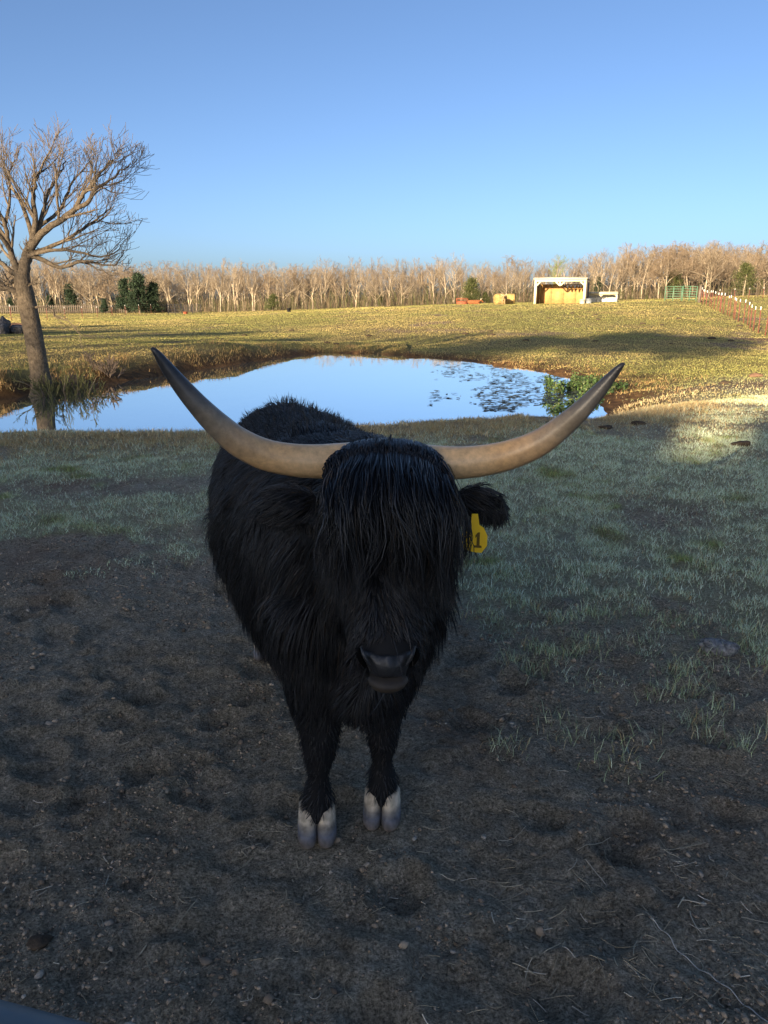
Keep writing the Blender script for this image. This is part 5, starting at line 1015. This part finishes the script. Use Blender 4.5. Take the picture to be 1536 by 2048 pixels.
me = mesh_np('soil_crumbs', V.reshape(-1, 3), (it[None] + (np.arange(n) * len(iv))[:, None, None]).reshape(-1, 3), False); cattr(me, 'col', np.repeat(pick(n, [(.28, .215, .15), (.34, .265, .19), (.20, .15, .105), (.38, .32, .25)], [.42, .3, .25, .03]), len(iv), axis=0)); M['crumb'] = mat('soil_crumb', rough=.95, spec=.1, attr_col='col'); tag(link('soil_crumbs', me, M['crumb']), 'crumbs of dark soil and small pebbles on the bare ground', 'soil', kind='stuff')

# stones and dung
c = at_z(1437, 1306, .02); rock('field_stone', 'blue-grey weathered stone lying in the grass at the right', 'stone', c[0], c[1], .078, 8, (1.2, .75, .5), M['rock'], None, .15, R(-20), 4, .3)
c = at_z(78, 1886, 0); rock('dark_stone', 'small dark flat stone in the lower left soil', 'stone', c[0], c[1], .024, 13, (1.3, .9, .5), M['dung'], None, .25, 0, 3, .5)
for px, py, Y, r, lab in [(1480, 898, None, .13, 'largest dark dung pat in the right grass by the sun patch'), (1212, 862, None, .10, 'dark dung pat just right of the cow\'s left horn'), (1275, 852, None, .10, 'dark dung pat second to the right of the cow\'s left horn'), (1452, 768, 16.5, .13, 'round dark dung pat on the bare red soil'), (1510, 748, 18, .17, 'low reddish mound on the bare soil at the right edge'), (822, 835, None, .07, 'small dark dung lump on the pond lip behind the cow')]:
    c = at_z(px, py, .0) if Y is None else at_y(px, py, Y); rock('dung_pat', lab, 'dung', c[0], c[1], r * .62, int(px), (1.5, .8, .5), M['dung'] if 'red' not in lab[:10] + lab[4:12] else M['redsoil_rock'], 'dung pats in the pasture', .2, random.uniform(-.4, .4), 3, .75)
rd = random.Random(3)
for k in range(34):
    px, py = rd.uniform(420, 1500), rd.uniform(616, 690); Y = None
    for yq in np.geomspace(24, 110, 120):                        # walk out along the sight line until it meets the ground
        q = at_y(px, py, yq)
        if q[2] <= gz(q[0], yq): Y = yq; break
    if Y is None or pond_sd(np.array([q[0]]), np.array([Y]))[0] < 1: continue
    rock('dung_pat', 'small dark dung pat scattered in the sunlit far pasture', 'dung', q[0], Y, rd.uniform(.06, .14), k + 60, (1.5, 1.0, .5), M['dung'], 'small dung pats in the sunlit pasture', .2, 0, 2, .4)
# baling twine
tw = [at_z(px, py, .012) for px, py in ((1300, 1845), (1330, 1868), (1362, 1905), (1410, 1940), (1450, 1975), (1490, 2012), (1545, 2052), (1590, 2085))]; P = catmull(tw, 50); P[:, 2] = ground_z(P[:, 0], P[:, 1]) + .004 + .004 * np.sin(np.arange(50) * .9)
tag(link('baling_twine', MB().tube(P, .0017, 5).mesh('baling_twine'), M['twine']), 'pale baling twine trailing across the soil at lower right', 'twine')

# ------------------------------------------------------------------ water plants and floating leaves
def weed_clump(name, label, px, py, w, h, n, seed, group=None):
    c = at_z(px, py, ZW); rs_ = np.random.default_rng(seed); st = MB(); V, Fc, C = [], [], []; root = thing(name, label, 'water plant', (c[0], c[1], ZW), group); ns = max(5, int(n / 26)); tips = []
    for k in range(ns):
        p = np.array([rs_.normal(0, w * .4), rs_.normal(0, w * .4), -.1]); hh = h * rs_.uniform(.55, 1.1); t_ = p + np.array([rs_.normal(0, .12) * hh, rs_.normal(0, .12) * hh, hh + .1]); st.tube([p, (p + t_) / 2 + rs_.normal(0, .015, 3), t_], [.007, .006, .003], 4); tips.append((p, t_))
    tips = np.array(tips)
    def fn(m):
        k = rs_.integers(0, ns, m); t = rs_.uniform(.25, 1.02, m)[:, None]; return tips[k, 0] * (1 - t) + tips[k, 1] * t + rs_.normal(0, .035, (m, 3))
    V, Fc, C = leaf_cloud(rs_, n, fn, .028, ((.055, .10, .028), (.075, .13, .035), (.10, .12, .04), (.035, .06, .02))); V[:, 2] = np.maximum(V[:, 2], .004); me = mesh_np('leaves', V, Fc, False); cattr(me, 'col', C)
    link('stem', st.mesh('stem'), M['weed'], root, (0, 0, 0)); link('leaves', me, M['weed'], root, (0, 0, 0)); cattr(root.children[0].data, 'col', np.tile([.06, .08, .03], (len(root.children[0].data.vertices), 1))); return root
for px, py, w, h, n, lab in [(1098, 784, .10, .40, 260, 'narrow green water plant farthest left in the pond corner'), (1113, 788, .14, .34, 320, 'second narrow green water plant standing in the pond'), (1134, 780, .22, .22, 420, 'low spreading green water plant at the weedy pond corner'), (1152, 773, .30, .28, 620, 'leafy green water plant in the middle of the weedy corner'), (1172, 783, .32, .34, 760, 'bushiest green water plant next to the dark horn tip'),
                             (1185, 768, .30, .22, 480, 'green marsh plant at the back of the weedy corner'), (1205, 792, .45, .22, 700, 'green marsh plant on the shore right of the dark horn'), (1232, 780, .45, .18, 600, 'dull green marsh plant at the right end of the weedy corner'), (1180, 806, .35, .16, 480, 'low green marsh plant under the dark horn at the shore'), (1138, 816, .30, .16, 420, 'low green marsh plant on the near shore left of the horn'), (1118, 822, .16, .10, 200, 'smallest green marsh plant on the near pond lip'), (312, 744, .12, .10, 150, 'tiny bright green plant under the far cut bank')]:
    weed_clump('water_plant', lab, px, py, w, h, n, int(px * 3 + py), 'water plants at the pond corner')
rs = np.random.default_rng(5); n = 1500; pxs = rs.uniform(860, 1180, n); pys = rs.uniform(716, 822, n); dens = fbm(pxs * .012, pys * .05, 601, 3); k_ = rs.random(n) < ss(.42, .62, dens) * ss(850, 960, pxs + (pys - 716) * .6); P = np.array([at_z(a, b_, ZW + .004) for a, b_ in zip(pxs[k_], pys[k_])]); k_ = pond_sd(P[:, 0], P[:, 1]) < -.15; P = P[k_]; n = len(P)
an = rs.uniform(0, 6.28, n); r_ = rs.uniform(.02, .085, n); m = 7; th = np.arange(m) * 2 * math.pi / m; jit = rs.uniform(.6, 1.2, (n, m)); V = np.stack([P[:, 0:1] + r_[:, None] * 1.9 * jit * np.cos(th) * np.cos(an)[:, None] - r_[:, None] * .9 * jit * np.sin(th) * np.sin(an)[:, None] * .6, P[:, 1:2] + r_[:, None] * 1.2 * jit * np.cos(th) * np.sin(an)[:, None] + r_[:, None] * .9 * jit * np.sin(th) * np.cos(an)[:, None], np.broadcast_to(P[:, 2:3] + rs.uniform(0, .01, (n, 1)), (n, m)) + rs.uniform(0, .012, (n, m))], 2).reshape(-1, 3)
me = mesh_np('floating_leaves', V, (np.arange(n)[:, None] * m + np.arange(m)[None])); cattr(me, 'col', np.repeat(pick(n, [(.05, .06, .045), (.09, .10, .07), (.03, .035, .03)], [.5, .3, .2]), m, axis=0)); tag(link('floating_leaves', me, M['weed']), 'dark leaves and weed floating on the right half of the pond', 'pond weed', kind='stuff')

# ------------------------------------------------------------------ gate rail right in front of the camera, lower left corner
zr = 1.12; a = at_z(-420, 1985, zr); b = at_z(330, 2200, zr); gt = thing('yard_gate', 'blue-grey painted rail blurred in the lower left corner of the picture', 'gate', (a[0], a[1], gz(a[0], a[1]))); d = nrmv(b - a); a2 = a - d * .9
link('top_rail', MB().tube([a2, a, b, b + d * .25], .030, 20).mesh('top_rail'), M['rail_paint'], gt)
for z_ in (.25, .55, .85): link('rail', MB().tube([a2 - (0, 0, zr - z_), b + d * .25 - (0, 0, zr - z_)], .022, 12).mesh('rail'), M['rail_paint'], gt)
for e in (a2, b + d * .25): link('upright', MB().tube([e - (0, 0, zr - .02), e - (0, 0, .0)], .030, 14).mesh('upright'), M['rail_paint'], gt)
